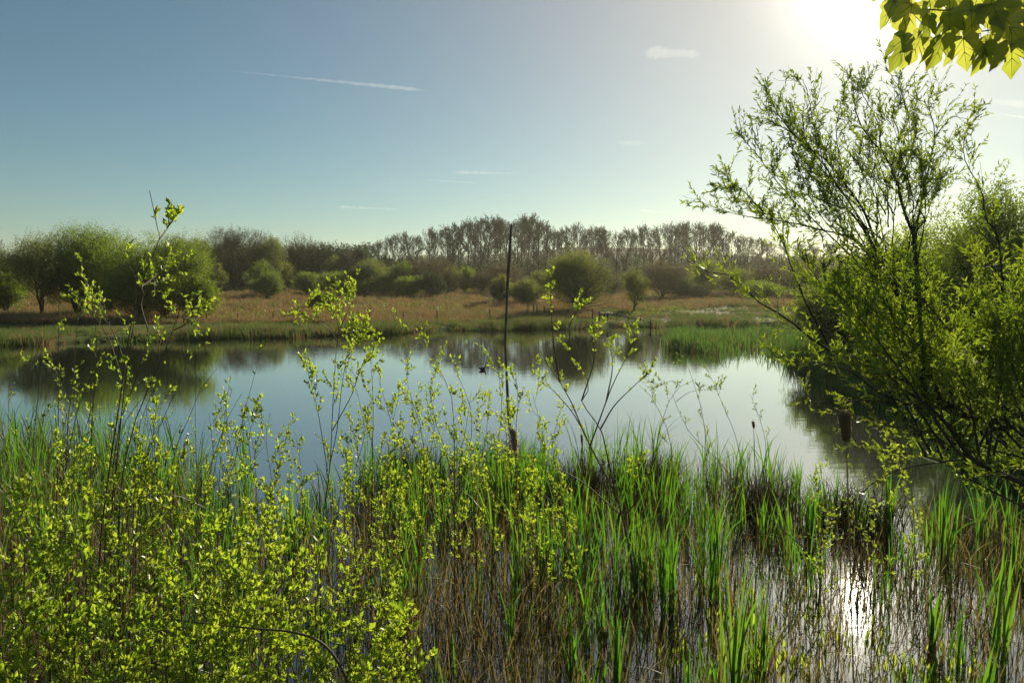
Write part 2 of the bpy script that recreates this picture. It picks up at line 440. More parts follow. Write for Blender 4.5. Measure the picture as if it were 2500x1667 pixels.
tag(mb.build('distant_woodland', M['crown_dark']), 'distant dark wood on the hill beyond the bare alders', 'woodland', kind='stuff')
# ------------------------------------------------------------------ generic far trees
def shape_round(t): return np.sqrt(np.clip(1 - (1.6 * t - .75) ** 2, .12, 1))

def tree_parts(rng, stems, radii, prim, sec, tert, leaf, wood, foliage, leaf_sz, per, parent, twig_r=.008, tpl=TPL_QUAD, names=('trunk', 'crown'), spread=(20, 80), rosette=1, twig_n=3):
    """stems [M,N,3]; prim/sec/tert: dicts for grow(); leaf: (t0,t1). Builds a trunk part and a crown part."""
    mb = MB(); tubes(mb, stems, radii, 7)
    tw = MB()
    P1, R1 = grow(rng, stems, radii, **prim)
    tubes(mb, P1, R1, 5)
    P2, R2 = grow(rng, P1, R1, **sec); tubes(tw, P2, np.maximum(R2, twig_r * 1.3), twig_n)
    lv = MB()
    if tert:
        P3, R3 = grow(rng, P2, R2, **tert); tubes(tw, P3, np.maximum(R3, twig_r), 3)
    else: P3, R3 = P2, R2
    if per:
        leaves_on(rng, tw, P3, R3, per, leaf[0], leaf[1], leaf_sz, leaf_sz * .6, tpl, spread, .2, leaf_sz * .5, m=1, rosette=rosette)
    mb.build(names[0], wood, parent)
    tw.build(names[1], [wood if isinstance(wood, bpy.types.Material) else wood[0], foliage], parent)

# bare alders: five growths, copied along the far wood edge
rng = np.random.default_rng(11)
ORD = ['first', 'second', 'third', 'fourth', 'fifth', 'sixth', 'seventh', 'eighth', 'ninth', 'tenth', 'eleventh', 'twelfth', 'thirteenth',
       'fourteenth', 'fifteenth', 'sixteenth', 'seventeenth', 'eighteenth', 'nineteenth', 'twentieth', 'twenty-first', 'twenty-second',
       'twenty-third', 'twenty-fourth', 'twenty-fifth', 'twenty-sixth', 'twenty-seventh', 'twenty-eighth', 'twenty-ninth', 'thirtieth',
       'thirty-first', 'thirty-second', 'thirty-third', 'thirty-fourth', 'thirty-fifth', 'thirty-sixth', 'thirty-seventh', 'thirty-eighth']
def make_alder(k):
    t = thing('alder_tree', (0, 0, 0), 'tall bare alder in the row beyond the rush field', 'tree', 'bare alders beyond the rush field')
    H = 16.0
    bend = rng.normal(size=2) * .5
    st = np.array([[[bend[0] * s ** 2 + .15 * math.sin(5 * s + k), bend[1] * s ** 2, H * s] for s in np.linspace(0, 1, 12)]])
    rd = (0.19 * (1 - np.linspace(0, 1, 12)) ** .8 + .02)[None]
    forms = [(34, .32), (38, .42), (32, .28), (34, .44), (38, .36)][k]
    tree_parts(rng, st, rd,
               dict(k=forms[0], t0=forms[1], t1=.99, ang=(32, 62), length=3.3, up=.7, wig=.10, n=6, rr=.42, lenf=lambda t: .35 + 1.0 * np.sin(np.clip((t - .3) / .7, 0, 1) * math.pi * .85 + .35)),
               dict(k=8, t0=.2, t1=1, ang=(25, 55), length=1.3, up=.45, wig=.15, n=4, rr=.5),
               dict(k=5, t0=.2, t1=1, ang=(25, 60), length=.55, up=.3, wig=.15, n=3, rr=.6),
               (.2, 1), M['tree_bark'], M['bud_haze'], .13, 3, t, twig_r=.026)
    return t
protos = [make_alder(k) for k in range(5)]
prof = [(868, 612), (886, 604), (905, 606), (926, 598), (950, 590), (972, 584), (999, 580), (1012, 588), (1049, 570), (1066, 578), (1091, 565), (1106, 572), (1120, 560), (1144, 552), (1158, 560),
        (1172, 549), (1190, 546), (1206, 552), (1222, 548), (1239, 556), (1262, 556), (1274, 548), (1289, 541), (1303, 550), (1316, 556), (1332, 559), (1350, 574), (1372, 576), (1392, 568),
        (1412, 561), (1430, 574), (1451, 567), (1470, 572), (1484, 569), (1506, 582), (1531, 572), (1551, 578), (1573, 565), (1594, 574), (1612, 567), (1634, 560), (1650, 566), (1665, 557), (1684, 562),
        (1702, 558), (1720, 564), (1737, 560), (1753, 563), (1770, 570), (1786, 577), (1806, 586), (1828, 590), (1852, 592), (1880, 598), (1912, 604), (1950, 606), (1990, 610), (2030, 604)]
POLEX = 1243
left = [p_ for p_ in prof if p_[0] < POLEX][::-1]; right = [p_ for p_ in prof if p_[0] >= POLEX]
used = set()
order = [(x, y, 'left', i) for i, (x, y) in enumerate(left)] + [(x, y, 'right', i) for i, (x, y) in enumerate(right)]
for j, (x, y, side, i) in enumerate(order):
    k = [0, 3, 1, 4, 2][j % 5]
    Y = 172 + rng.uniform(0, 26)
    top = at(x, y, Y); zb = float(ground_z(top[0], Y))
    sz = (top[2] - zb) / 16.2; sx = sz * rng.uniform(.78, 1.1)
    lab = f"tall bare alder in the far row, {ORD[i]} to the {side} of the leaning dead pole"
    if k not in used:
        used.add(k); o = protos[k]; o.location = (top[0], Y, zb - .1); o.rotation_euler = (0, 0, rng.uniform(0, 6)); o.scale = (sx, sx, sz); o['label'] = lab
    else:
        dup(protos[k], (top[0], Y, zb - .1), rng.uniform(0, 6.28), (sx, sx, sz), lab)

# leafy or budding trees and bushes, each grown to its own size
rng = np.random.default_rng(21)
def bush(name, label, cat, px, top, base, half, Y, fol, n_stem=6, stem_h=.55, dens=1.0, leaf_sz=.11, group=None, trunk=None, wood='far_twig', open_=0.0, fill=1.0):
    """px, top, base, half: where it stands and how big it is, measured at distance Y."""
    b = at(px, base, Y); zb = float(ground_z(b[0], Y)); zb = min(zb, b[2] + .4)
    Hh = (at(px, top, Y)[2] - zb) * .90; Rr = half / FPX * Y
    t = thing(name, (b[0], Y, zb), label, cat, group)
    loc = np.array([b[0], Y, zb])
    stems = []
    for i in range(n_stem):
        a = rng.uniform(0, 6.28); sp = rng.uniform(.15, .75) if n_stem > 1 else .05
        sh = Hh * rng.uniform(.6, .85) * (1 - .25 * sp)
        d0 = np.array([math.cos(a) * Rr * sp, math.sin(a) * Rr * sp, 0])
        s = np.linspace(0, 1, 8)[:, None]
        stems.append(loc + d0 * (s ** 1.1) * .9 + np.array([0, 0, 1]) * sh * s ** .9 + rng.normal(size=(8, 3)) * .03 * Rr * s - np.array([0, 0, .15]))
    stems = np.array(stems)
    r0 = trunk or .03 + .012 * Hh
    rd = np.repeat((r0 * np.linspace(1, .2, 8))[None], n_stem, 0)
    kk = max(4, int(14 * dens))
    cen = loc + [0, 0, Hh * .55]
    mb = MB(); tubes(mb, stems, rd, 6)
    P1, R1 = grow(rng, stems, rd, kk, .12 + open_, .98, (35, 75), .52 * (Rr + Hh * .3), .45, .14, 5, .5)
    P2, R2 = grow(rng, P1, R1, 7, .25, 1, (25, 65), .24 * (Rr + Hh * .25), .25, .18, 4, .5)
    # keep the growth inside an uneven crown
    def inside(P):
        q = (P[:, -1] - cen) / np.array([Rr, Rr, Hh * .50])
        az = np.arctan2(q[:, 1], q[:, 0])
        lim = 1 + .10 * np.sin(az * 3 + px) + .08 * np.sin(az * 5 + q[:, 2] * 4 + px * .3)
        return np.linalg.norm(q, axis=1) < lim * rng.uniform(.9, 1.3, len(q))
    k1 = inside(P1); P1, R1 = P1[k1], R1[k1]
    tubes(mb, P1, R1, 4)
    k2 = inside(P2); P2, R2 = P2[k2], R2[k2]
    tw = MB()
    tubes(tw, P2, np.maximum(R2, .006 + Y * 5e-5), 3)
    P3, R3 = grow(rng, P2, R2, 4, .15, 1, (25, 70), .09 * (Rr + Hh * .25), .2, .2, 3, .6)
    tubes(tw, P3, np.maximum(R3, .004 + Y * 4e-5), 3)
    per = max(2, int(3 * dens))
    leaves_on(rng, tw, P3, R3, per, 0, 1, leaf_sz, leaf_sz * .62, TPL_QUAD, (20, 90), .1, leaf_sz * .8, m=1, rosette=2)
    # leaf clumps spread through the crown, thicker towards its outside
    if fol in ('bud_haze', 'crown_brown'): fill *= .35
    nc = int((90 + 32 * Rr * Hh) * dens * fill)
    nl_ = int(rng.integers(6, 12))
    lc = nz(rng.normal(size=(nl_, 3)) * [1, 1, .8]) * rng.uniform(.35, .88, (nl_, 1)); lr = rng.uniform(.22, .52, nl_)
    lc[0] = [0, 0, rng.uniform(.45, .6)]; lr[0] = .42
    w_ = rng.integers(0, nl_, nc)
    u = nz(rng.normal(size=(nc, 3)) + [0, 0, .2])
    cc = cen + (lc[w_] + u * (lr[w_] * rng.random(nc) ** .4)[:, None]) * np.array([Rr, Rr, Hh * .5])
    nl = int(26 * min(1.6, .11 / leaf_sz + .3))
    spd = nz(u + [0, 0, .9] + rng.normal(size=u.shape) * .45); spl = (.10 + .16 * rng.random(nc)) * (Rr + .35 * Hh)
    cl = np.repeat(cc, nl, 0) + np.repeat(spd * spl[:, None], nl, 0) * rng.random((nc * nl, 1)) + rng.normal(size=(nc * nl, 3)) * .022 * (Rr + .35 * Hh)
    sel = cl[:, 2] > zb + .08 * Hh + open_ * Hh * .5
    cl = cl[sel]; N_ = len(cl)
    cards(tw, cl, rng.normal(size=(N_, 3)) + [0, 0, .3], rng.normal(size=(N_, 3)) + [0, 0, .5], leaf_sz * rng.uniform(.6, 1.3, N_), leaf_sz * rng.uniform(.4, .75, N_), TPL_QUAD, m=1)
    mb.build('trunk', M['tree_bark'], t)
    tw.build('crown', [M[wood], M[fol]], t)
    return t

G_L = 'trees on the left of the rush field'
bush('hawthorn_tree', 'brown-tinged bushy tree cut off by the left edge', 'tree', -30, 572, 775, 95, 74, 'crown_brown', 6, group=G_L)
bush('green_bush', 'low rounded green bush under the left-edge trees', 'bush', 18, 650, 772, 52, 70, 'crown_green', 6, dens=1.2, group=G_L)
bush('hawthorn_tree', 'light green tree on two forked dark trunks near the left edge', 'tree', 104, 568, 788, 96, 66, 'crown_olive', 3, open_=.2, group=G_L)
bush('hawthorn_tree', 'tallest dark green tree in the left group behind the tall sapling', 'tree', 272, 556, 785, 125, 68, 'crown_green', 5, dens=1.1, group=G_L)
bush('hawthorn_tree', 'dense mid-green tree between the forked trunks and the tallest left tree', 'tree', 190, 576, 785, 95, 66, 'crown_green', 5, group=G_L)
bush('willow_tree', 'dome-shaped bright green tree ending the left group beside the rush field', 'tree', 405, 578, 785, 118, 64, 'crown_green', 7, dens=1.3, group=G_L)
bush('green_bush', 'low green skirt bush at the right foot of the dome-shaped tree', 'bush', 484, 660, 778, 48, 64, 'crown_green', 6, group=G_L)
bush('green_bush', 'shaded bush filling the foot of the tallest left tree', 'bush', 335, 640, 792, 90, 62, 'crown_green', 6, group=G_L)
bush('green_bush', 'pale bare-stemmed bush between dome tree and dark wood', 'bush', 528, 640, 712, 26, 110, 'crown_olive', 6)
bush('bare_tree', 'thin flat-topped dark tree rising behind the left-edge trees', 'tree', 98, 546, 690, 34, 130, 'bud_haze', 1, open_=.45, dens=.7, fill=.25)
bush('bare_tree', 'small flat-topped dark tree beside its taller twin, left', 'tree', 138, 550, 690, 26, 130, 'bud_haze', 1, open_=.5, dens=.6, fill=.25)

G_W = 'trees of the dark wood behind the rush field'
wood_trees = [(440, 572, 48, 'bud_haze', 'bare tree just right of the dome-shaped tree, dark wood edge'),
              (485, 570, 46, 'crown_olive', 'thin-leaved tree in the dark wood left of the big bare crown'),
              (535, 556, 50, 'bud_haze', 'left shoulder tree of the big bare rounded crown'),
              (582, 549, 48, 'bud_haze', 'highest bare crown with fan of branches in the dark wood'),
              (632, 562, 44, 'bud_haze', 'bare tree just right of the highest fan-shaped crown'),
              (672, 582, 40, 'crown_olive', 'short olive tree in a dip of the dark wood skyline'),
              (735, 571, 74, 'bud_haze', 'broad rounded brown-grey tree at the right end of the dark wood'),
              (790, 590, 44, 'bud_haze', 'sloping shoulder tree right of the broad rounded tree'),
              (848, 592, 26, 'bud_haze', 'small bare tree at the low point of the skyline'),
              (880, 597, 22, 'crown_dark', 'small dark evergreen by the low point of the skyline'),
              (820, 622, 34, 'crown_olive', 'low tree below the skyline dip left of the evergreen')]
for x, y, w, fol, lab in wood_trees:
    bush('woodland_tree', lab, 'tree', x, y, 705, w, 142 + rng.uniform(-6, 10), fol, 3, dens=1.15, leaf_sz=.16, group=G_W, open_=.1)

# low thicket along the foot of the wood and between the alder trunks: one tangled mass
mb = MB()
n = 2600
x = np.concatenate([rng.uniform(380, 900, 1500), rng.uniform(850, 2750, 1900)])
Yt = np.concatenate([rng.uniform(148, 168, 1500), rng.uniform(184, 206, 1900)])
topy = np.concatenate([rng.uniform(612, 640, 1500), rng.uniform(628, 664, 1900)])
Pst = []
for xi, Yi, ti in zip(x, Yt, topy):
    tp = at(xi, ti, Yi); zb = float(ground_z(tp[0], Yi)) - .2
    s = np.linspace(0, 1, 4)[:, None]
    Pst.append(np.array([tp[0], Yi, zb]) + s * np.array([rng.normal() * .8, rng.normal() * .8, tp[2] - zb]))
Pst = np.array(Pst); Rst = np.repeat(np.array([[.09, .07, .05, .03]]), len(Pst), 0)
tubes(mb, Pst, Rst, 3)
P1, R1 = grow(rng, Pst, Rst, 6, .1, 1, (30, 70), 2.0, .4, .2, 4, .5); tubes(mb, P1, np.maximum(R1, .02), 3)
leaves_on(rng, mb, P1, R1, 12, .1, 1, .42, .3, TPL_QUAD, (20, 90), .1, .35, m=1)
tag(mb.build('woodland_undergrowth', [M['far_twig'], M['crown_dark']]), 'dark tangled thicket at the foot of the wood', 'thicket', kind='stuff')

G_B = 'bushes scattered over the rush field'
for x, top, base, half, Y, fol, lab in [
    (640, 643, 700, 32, 118, 'crown_green', 'soft green round bush behind the brightest one in the rush field'),
    (656, 670, 715, 31, 105, 'crown_fresh', 'small bright green ball-shaped bush alone in the rush field'),
    (905, 636, 708, 46, 118, 'crown_olive', 'brownish-green domed bush behind the black-green holly'),
    (892, 648, 712, 34, 112, 'crown_dark', 'blackish-green holly bush in front of a brownish dome'),
    (845, 668, 712, 46, 116, 'crown_green', 'low spreading green bush left of the dark holly'),
    (792, 672, 708, 28, 120, 'crown_olive', 'small olive bush at the foot of the dark wood'),
    (974, 639, 712, 24, 112, 'crown_fresh', 'upright yellow-green sapling tree beside the dark holly'),
    (1045, 632, 718, 62, 116, 'crown_brown', 'wide brown leafless bush right of the yellow-green sapling tree'),
    (1000, 680, 724, 34, 106, 'crown_green', 'low green bramble mound below the brown bush, left one'),
    (1052, 668, 726, 30, 104, 'crown_dark', 'dark bramble mound in front of the brown bush'),
    (1134, 654, 702, 20, 122, 'crown_green', 'small fresh bush right of the wide brown bush'),
    (1232, 650, 706, 54, 118, 'crown_brown', 'brown domed bush half behind the leaning dead pole'),
    (1222, 672, 736, 20, 88, 'crown_olive', 'thin pale bush just left of the leaning dead pole'),
    (1290, 690, 742, 40, 86, 'crown_olive', 'loose low scrub between leaning pole and big willow bush'),
    (1616, 641, 730, 48, 104, 'crown_brown', 'round tan leafless bush behind the slender two-stemmed tree'),
    (1654, 690, 722, 32, 104, 'crown_dark', 'low black-green gorse mound right of the round tan bush'),
    (1700, 702, 724, 20, 104, 'crown_dark', 'smallest dark mound beside the gorse'),
    (1728, 637, 722, 42, 118, 'crown_green', 'mid-green bush behind the tip of the arching willow limb'),
    (1800, 660, 730, 46, 110, 'crown_olive', 'olive scrub bush behind the arching willow limb'),
    (1890, 650, 735, 60, 108, 'crown_brown', 'brown scrub seen through the willow branches'),
    (1990, 640, 740, 70, 104, 'crown_olive', 'tall olive scrub behind the willow branches'),
    (790, 712, 772, 24, 78, 'crown_olive', 'pale lone bush in the rushes behind the dense sapling'),
    (752, 668, 712, 30, 116, 'crown_green', 'low bush at the foot of the broad rounded brown-grey tree'),
    (870, 682, 716, 34, 110, 'crown_green', 'low front bush tucked below the black-green holly on its left'),
    (938, 676, 718, 30, 110, 'crown_green', 'low front bush between the holly and the yellow-green sapling tree'),
    (1092, 660, 714, 34, 119, 'crown_olive', 'olive bush filling the gap right of the wide brown bush'),
    (1176, 668, 708, 34, 121, 'crown_brown', 'small brown bush left of the brown dome behind the pole'),
    (1322, 668, 728, 36, 112, 'crown_olive', 'olive bush half hidden behind the left side of the big willow bush'),
    (1490, 672, 724, 34, 112, 'crown_brown', 'brown scrub between the big willow bush and the slender tree'),
    (1850, 690, 742, 46, 98, 'crown_green', 'green bush low behind the leaning willow limb, before brown scrub'),
]:
    bush('field_bush', lab, 'bush', x, top - 3, base, half * 1.3, Y, fol, 6, dens=1.1, leaf_sz=.12, group=G_B)
bush('willow_bush', 'big vase-shaped willow bush with bare dark stems beside the broken rail', 'bush', 1408, 614, 772, 96, 72, 'crown_olive', 9, dens=1.35, leaf_sz=.10, trunk=.12)
bush('slender_tree', 'slender two-stemmed tree between big willow bush and tan bush', 'tree', 1547, 652, 768, 36, 74, 'crown_olive', 3, dens=.9, leaf_sz=.10, open_=.1)

# ------------------------------------------------------------------ rush field, bank grass, reed island (nobody could count these)
rng = np.random.default_rng(31)
def patches(x, y, s=1.0):
    return np.sin(x * .23 * s + 1.3 * np.sin(y * .17 * s)) + np.sin(y * .31 * s + .7 * np.sin(x * .11 * s)) + .6 * np.sin(x * .9 * s + y * .5 * s)
def tussocks(mb, X, Y, Z, nb, h, w, spread, lean, m=0):
    """grass tufts: nb single-triangle blades fanning out of each tuft."""
    k = len(X); N = k * nb
    i = np.repeat(np.arange(k), nb)
    a = rng.uniform(0, 6.28, N); r = np.sqrt(rng.random(N))
    hh = h[i] * rng.uniform(.45, 1.1, N); sp = spread * h[i]
    d = np.stack([np.cos(a), np.sin(a), np.zeros(N)], 1)
    base = np.stack([X[i], Y[i], Z[i] - .04], 1) + d * (r * sp * .5)[:, None]
    tip = base + d * (r * lean * hh)[:, None] + np.array([0, 0, 1]) * (hh * np.sqrt(np.maximum(1 - (r * lean) ** 2 * .5, .3)))[:, None]
    b = rng.uniform(0, 6.28, N)
    S = np.stack([np.cos(b), np.sin(b) * .4, np.zeros(N)], 1) * (w[i] * .5 * rng.uniform(.6, 1.4, N))[:, None]
    mb.add(np.stack([base - S, base + S, tip], 1), t=np.arange(N * 3).reshape(N, 3), m=m)
mb = MB()
n = 17000
Y = 58 + 108 * rng.random(n) ** 1.6
X = rng.uniform(-.84, .84, n) * Y
keep = (Y > far_shore(X) + 5) & ~((X > .15 * Y - 2) & (Y < 78 + 5 * np.sin(X * .3)))
X, Y = X[keep], Y[keep]
pt = patches(X, Y)
hgt = np.maximum((.45 + .45 * rng.random(len(X)) + .13 * pt), .2)
grn = (rng.random(len(X)) < np.clip(.10 + .16 * np.sin(X * .13 + 2) * np.sin(Y * .21), 0, .5))
for mm, sel in ((0, ~grn), (1, grn)):
    tussocks(mb, X[sel], Y[sel], ground_z(X[sel], Y[sel]), 22, hgt[sel], .05 + .0007 * Y[sel], .9, .75, mm)
tag(mb.build('rush_field', [M['rush_brown'], M['bank_grass']]), 'brown dead rushes covering the rough field', 'rushes', kind='stuff')
mb = MB()
n = 700
Y = 60 + 100 * rng.random(n) ** 1.5; X = rng.uniform(-.8, .8, n) * Y
k = (np.sin(X * .21 + 1) * np.sin(Y * .15 + X * .05) > .25) & (Y > far_shore(X) + 6)
X, Y = X[k], Y[k]
cc = np.repeat(np.stack([X, Y, ground_z(X, Y) + .35], 1), 60, 0) + rng.normal(size=(len(X) * 60, 3)) * [.7, .7, .22]
cards(mb, cc, rng.normal(size=cc.shape) + [0, 0, .5], rng.normal(size=cc.shape), rng.uniform(.1, .25, len(cc)), rng.uniform(.06, .14, len(cc)), TPL_QUAD)
tag(mb.build('bramble_scrub', M['crown_olive']), 'low bramble scrub scattered through the rushes', 'scrub', kind='stuff')

mb = MB()
n = 12000
X = rng.uniform(-48, 44, n)
dd = rng.random(n) ** 1.2 * np.interp(X, [-48, -20, -5, 2, 6, 14, 44], [17, 12, 7, 8, 22, 27, 27])
Y = far_shore(X) - .4 + dd
pt = patches(X, Y, 2.2)
keep = rng.random(n) < np.clip(.8 + .25 * pt, .3, 1)
X, Y, pt, dd = X[keep], Y[keep], pt[keep], dd[keep]
hgt = np.maximum((.22 + .32 * rng.random(len(X)) + .10 * pt), .12) * np.interp(dd, [0, 1.5, 4, 12, 26], [1.9, 1.3, .9, .7, .7])
br = rng.random(len(X)) < .22
for mm, sel in ((0, ~br), (1, br)):
    tussocks(mb, X[sel], Y[sel], np.maximum(ground_z(X[sel], Y[sel]), -.05), 20, hgt[sel], np.full(sel.sum(), .055), 1.0, .6, mm)
tag(mb.build('bank_grass', [M['bank_grass'], M['rush_brown']]), 'green tussocky grass along the far bank', 'grass', kind='stuff')

mb = MB()
n = 15000
Yi = rng.uniform(35.0, 49, n)
Xl = np.interp(Yi, [35, 36.5, 40, 46, 49], [12.5, 9.6, 9.0, 10.6, 15]) + .5 * np.sin(Yi * 2.1) + .3 * np.sin(Yi * 5)
X = Xl + (rng.random(n) ** 1.15) * (right_shore(Yi) + 8 - Xl)
pt = patches(X, Yi, 3.2)
keep = (rng.random(n) < np.clip(.5 + .35 * pt, .06, 1)) & (Yi > 35.6 + .4 * np.sin(X * 1.7) + .3 * np.sin(X * 4.1))
X, Yi, pt = X[keep], Yi[keep], pt[keep]; k = len(X)
hgt = np.maximum(.42 + .55 * rng.random(k) + .12 * pt, .22)
dead = rng.random(k) < .22
for mm, sel in ((0, ~dead), (1, dead)):
    m_ = sel.sum()
    blades(rng, mb, np.stack([X[sel], Yi[sel], np.full(m_, -.03)], 1), hgt[sel] * (1 if mm == 0 else .8), rng.uniform(.025, .055, m_), rng.uniform(.02, .3, m_), rng.uniform(0, 6.28, m_), .15, 4, m=mm, twist=.4)
tag(mb.build('reed_island', [M['island_reed'], M['dead_reed']]), 'bed of short green reeds jutting into the pond on the right', 'reeds', kind='stuff')

# ------------------------------------------------------------------ dead pole, posts, rails, coot
rng = np.random.default_rng(41)
YP = 44.2
pts = [at(1232, 833, YP), at(1236, 770, YP), at(1239, 700, YP), at(1242, 650, YP), at(1245.5, 600, YP), at(1248, 552, YP)]
pts[0][2] = -.5
P = spline(pts, 26)
rd = np.interp(np.linspace(0, 1, 26), [0, .15, .62, .66, .9, 1], [.085, .085, .10, .125, .085, .06]) * (1 + .06 * rng.normal(size=26))
t = thing('dead_pole', (P[0][0], YP, 0), 'tall dark leaning dead tree pole standing in the water', 'pole')
mb = MB(); tubes(mb, P, rd, 9); mb.build('trunk', M['pole_wood'], t)
mb = MB()
tipb = P[-1]
for dx, hgt, w in ((-.02, .10, .05), (.03, .24, .035)):
    tubes(mb, np.array([tipb + [dx, 0, -.03], tipb + [dx + .01, 0, hgt * .5], tipb + [dx + .03, 0, hgt]]), np.array([w, w * .8, .008]), 5)
mb.build('splintered_top', M['pole_wood'], t)

def post(x, top, base, Y, lab, r=.05):
    a, b = at(x, base, Y), at(x, top, Y)
    zb = min(float(ground_z(a[0], Y)), a[2]) - .2
    lean = rng.normal() * .03
    mb = MB()
    P = np.array([[a[0], Y, zb], [a[0] + lean * .5, Y, (zb + b[2]) / 2], [a[0] + lean, Y, b[2] - .015], [a[0] + lean, Y, b[2]]])
    tubes(mb, P, np.array([r, r, r * .95, r * .2]), 6)
    return tag(mb.build('fence_post', M['old_wood'], smooth=False), lab, 'fence post', 'thin wooden posts along the rush field')
pl = [(1196, 756, 779), (1067, 757, 780), (984, 759, 781), (903, 759, 783), (761, 763, 786), (667, 762, 787), (582, 764, 788), (503, 765, 790), (125, 765, 786), (55, 768, 790), (8, 766, 788)]
for i, (x, a, b) in enumerate(pl):
    post(x, a, b, 60 + rng.uniform(-.5, .5), f"thin wooden fence post before the rushes, {ORD[i]} to the left of the leaning pole")
for i, (x, a, b) in enumerate([(1288, 742, 768), (1302, 741, 766), (1311, 744, 770), (1330, 748, 772), (1350, 746, 774)]):
    post(x, a, b, 66, f"short dark fence post, {ORD[i]} to the right of the leaning pole", .055)

# broken rail fence beside the willow bush
Y = 61.0
def barpx(mb, p, q, r, n=6):
    P = np.array([p, (np.array(p) + np.array(q)) / 2, q]); tubes(mb, P, np.array([r, r, r * .9]), n)
t = thing('broken_rail_fence', at(1446, 790, Y), 'broken dark wooden rail fence at the water edge by the big willow bush', 'fence')
for x, a, b in ((1446, 754, 786), (1463, 761, 784), (1475, 765, 785), (1483, 764, 786), (1506, 776, 800), (1534, 774, 798), (1563, 776, 799)):
    mb = MB(); barpx(mb, at(x, b, Y), at(x + .5, a, Y), .06); mb.build('post', M['pole_wood'], t, False)
for p, q in (((1430, 757), (1451, 759)), ((1445, 765), (1484, 766)), ((1484, 768), (1530, 776)), ((1524, 774), (1577, 783))):
    mb = MB(); barpx(mb, at(*p, Y - .08), at(*q, Y - .08), .05); mb.build('rail', M['old_wood'], t, False)
mb = MB(); Y2 = 56.5
a = at(1588, 803, Y2); a[2] = -.3
barpx(mb, a, at(1588.5, 781, Y2), .05); barpx(mb, at(1583, 787.5, Y2), at(1592, 787, Y2), .035)
tag(mb.build('water_stake', M['pole_wood'], smooth=False), 'short dark stake with a crosspiece standing in the water', 'stake')

# wooden rail stepping down to the water, left
t = thing('rail_fence', at(450, 795, 52), 'sloping wooden rail on short posts behind the tall sapling', 'fence')
for x, a, b, Y in ((449, 774, 792, 54), (459, 778, 795, 52.5), (468, 783, 799, 51), (474, 787, 804, 49.5), (482, 793, 808, 48)):
    mb = MB(); barpx(mb, at(x, b, Y), at(x, a, Y), .055); mb.build('post', M['pole_wood'], t, False)
mb = MB(); tubes(mb, np.array([at(447, 776, 54), at(466, 784, 51), at(483, 795, 48)]) - [0, .07, 0], np.full(3, .06), 6); mb.build('rail', M['old_wood'], t, False)

# coot swimming
c = on(1179, 903, 0.0)
m_coot = noise_mat('black_feathers', [(.006, .006, .007), (.018, .018, .02)], 40, .6); m_bill = noise_mat('white_bill', [(.7, .68, .6), (.8, .78, .7)], 10, .5)
t = thing('coot', c, 'small black coot swimming on the open water left of the pole reflection', 'bird')
def loft(cs, axis_pts, rx, rz, n=10):
    mb = MB(); a = np.linspace(0, 2 * math.pi, n, endpoint=False); V = []
    for p, x, z in zip(axis_pts, rx, rz):
        V.append(np.array(p)[None] + np.stack([np.cos(a) * x * cs[0], np.cos(a) * x * cs[1], np.sin(a) * z], 1))
    V = np.array(V); idx = np.arange(V.shape[0] * n).reshape(-1, n)
    mb.add(V, q=np.stack([idx[:-1], np.roll(idx[:-1], -1, 1), np.roll(idx[1:], -1, 1), idx[1:]], -1).reshape(-1, 4))
    return mb
fw = np.array([.86, .5, 0]); sd = (-.5, .86)
body = [c + fw * u + [0, 0, z] for u, z in ((-.19, .10), (-.16, .085), (-.10, .06), (-.02, .05), (.06, .055), (.11, .08), (.125, .12), (.13, .165), (.14, .20), (.16, .205), (.18, .19))]
loft(sd, body, [.008, .04, .075, .09, .08, .055, .036, .034, .034, .026, .006], [.006, .035, .06, .075, .07, .055, .04, .034, .032, .026, .006]).build('body', m_coot, t)
loft(sd, [c + fw * u + [0, 0, z] for u, z in ((.165, .215), (.175, .20), (.195, .19), (.215, .183))], [.008, .012, .009, .002], [.014, .012, .008, .002], 7).build('bill', m_bill, t)


# ------------------------------------------------------------------ near saplings, traced stems, leaf rosettes
def poly(pts, Y, n=14, ground=False, dY=0.0):
    k = len(pts); q = [at(p[0], p[1], (p[2] if len(p) > 2 else Y + dY * i / max(k - 1, 1))) for i, p in enumerate(pts)]
    if ground:
        b = q[0].copy(); g = nz(q[0] - q[1]); b = b + g * .3; b[2] = float(ground_z(b[0], b[1])); b[2] = min(b[2], q[0][2] - .1)
        q = [b] + q
    return spline(q, n)

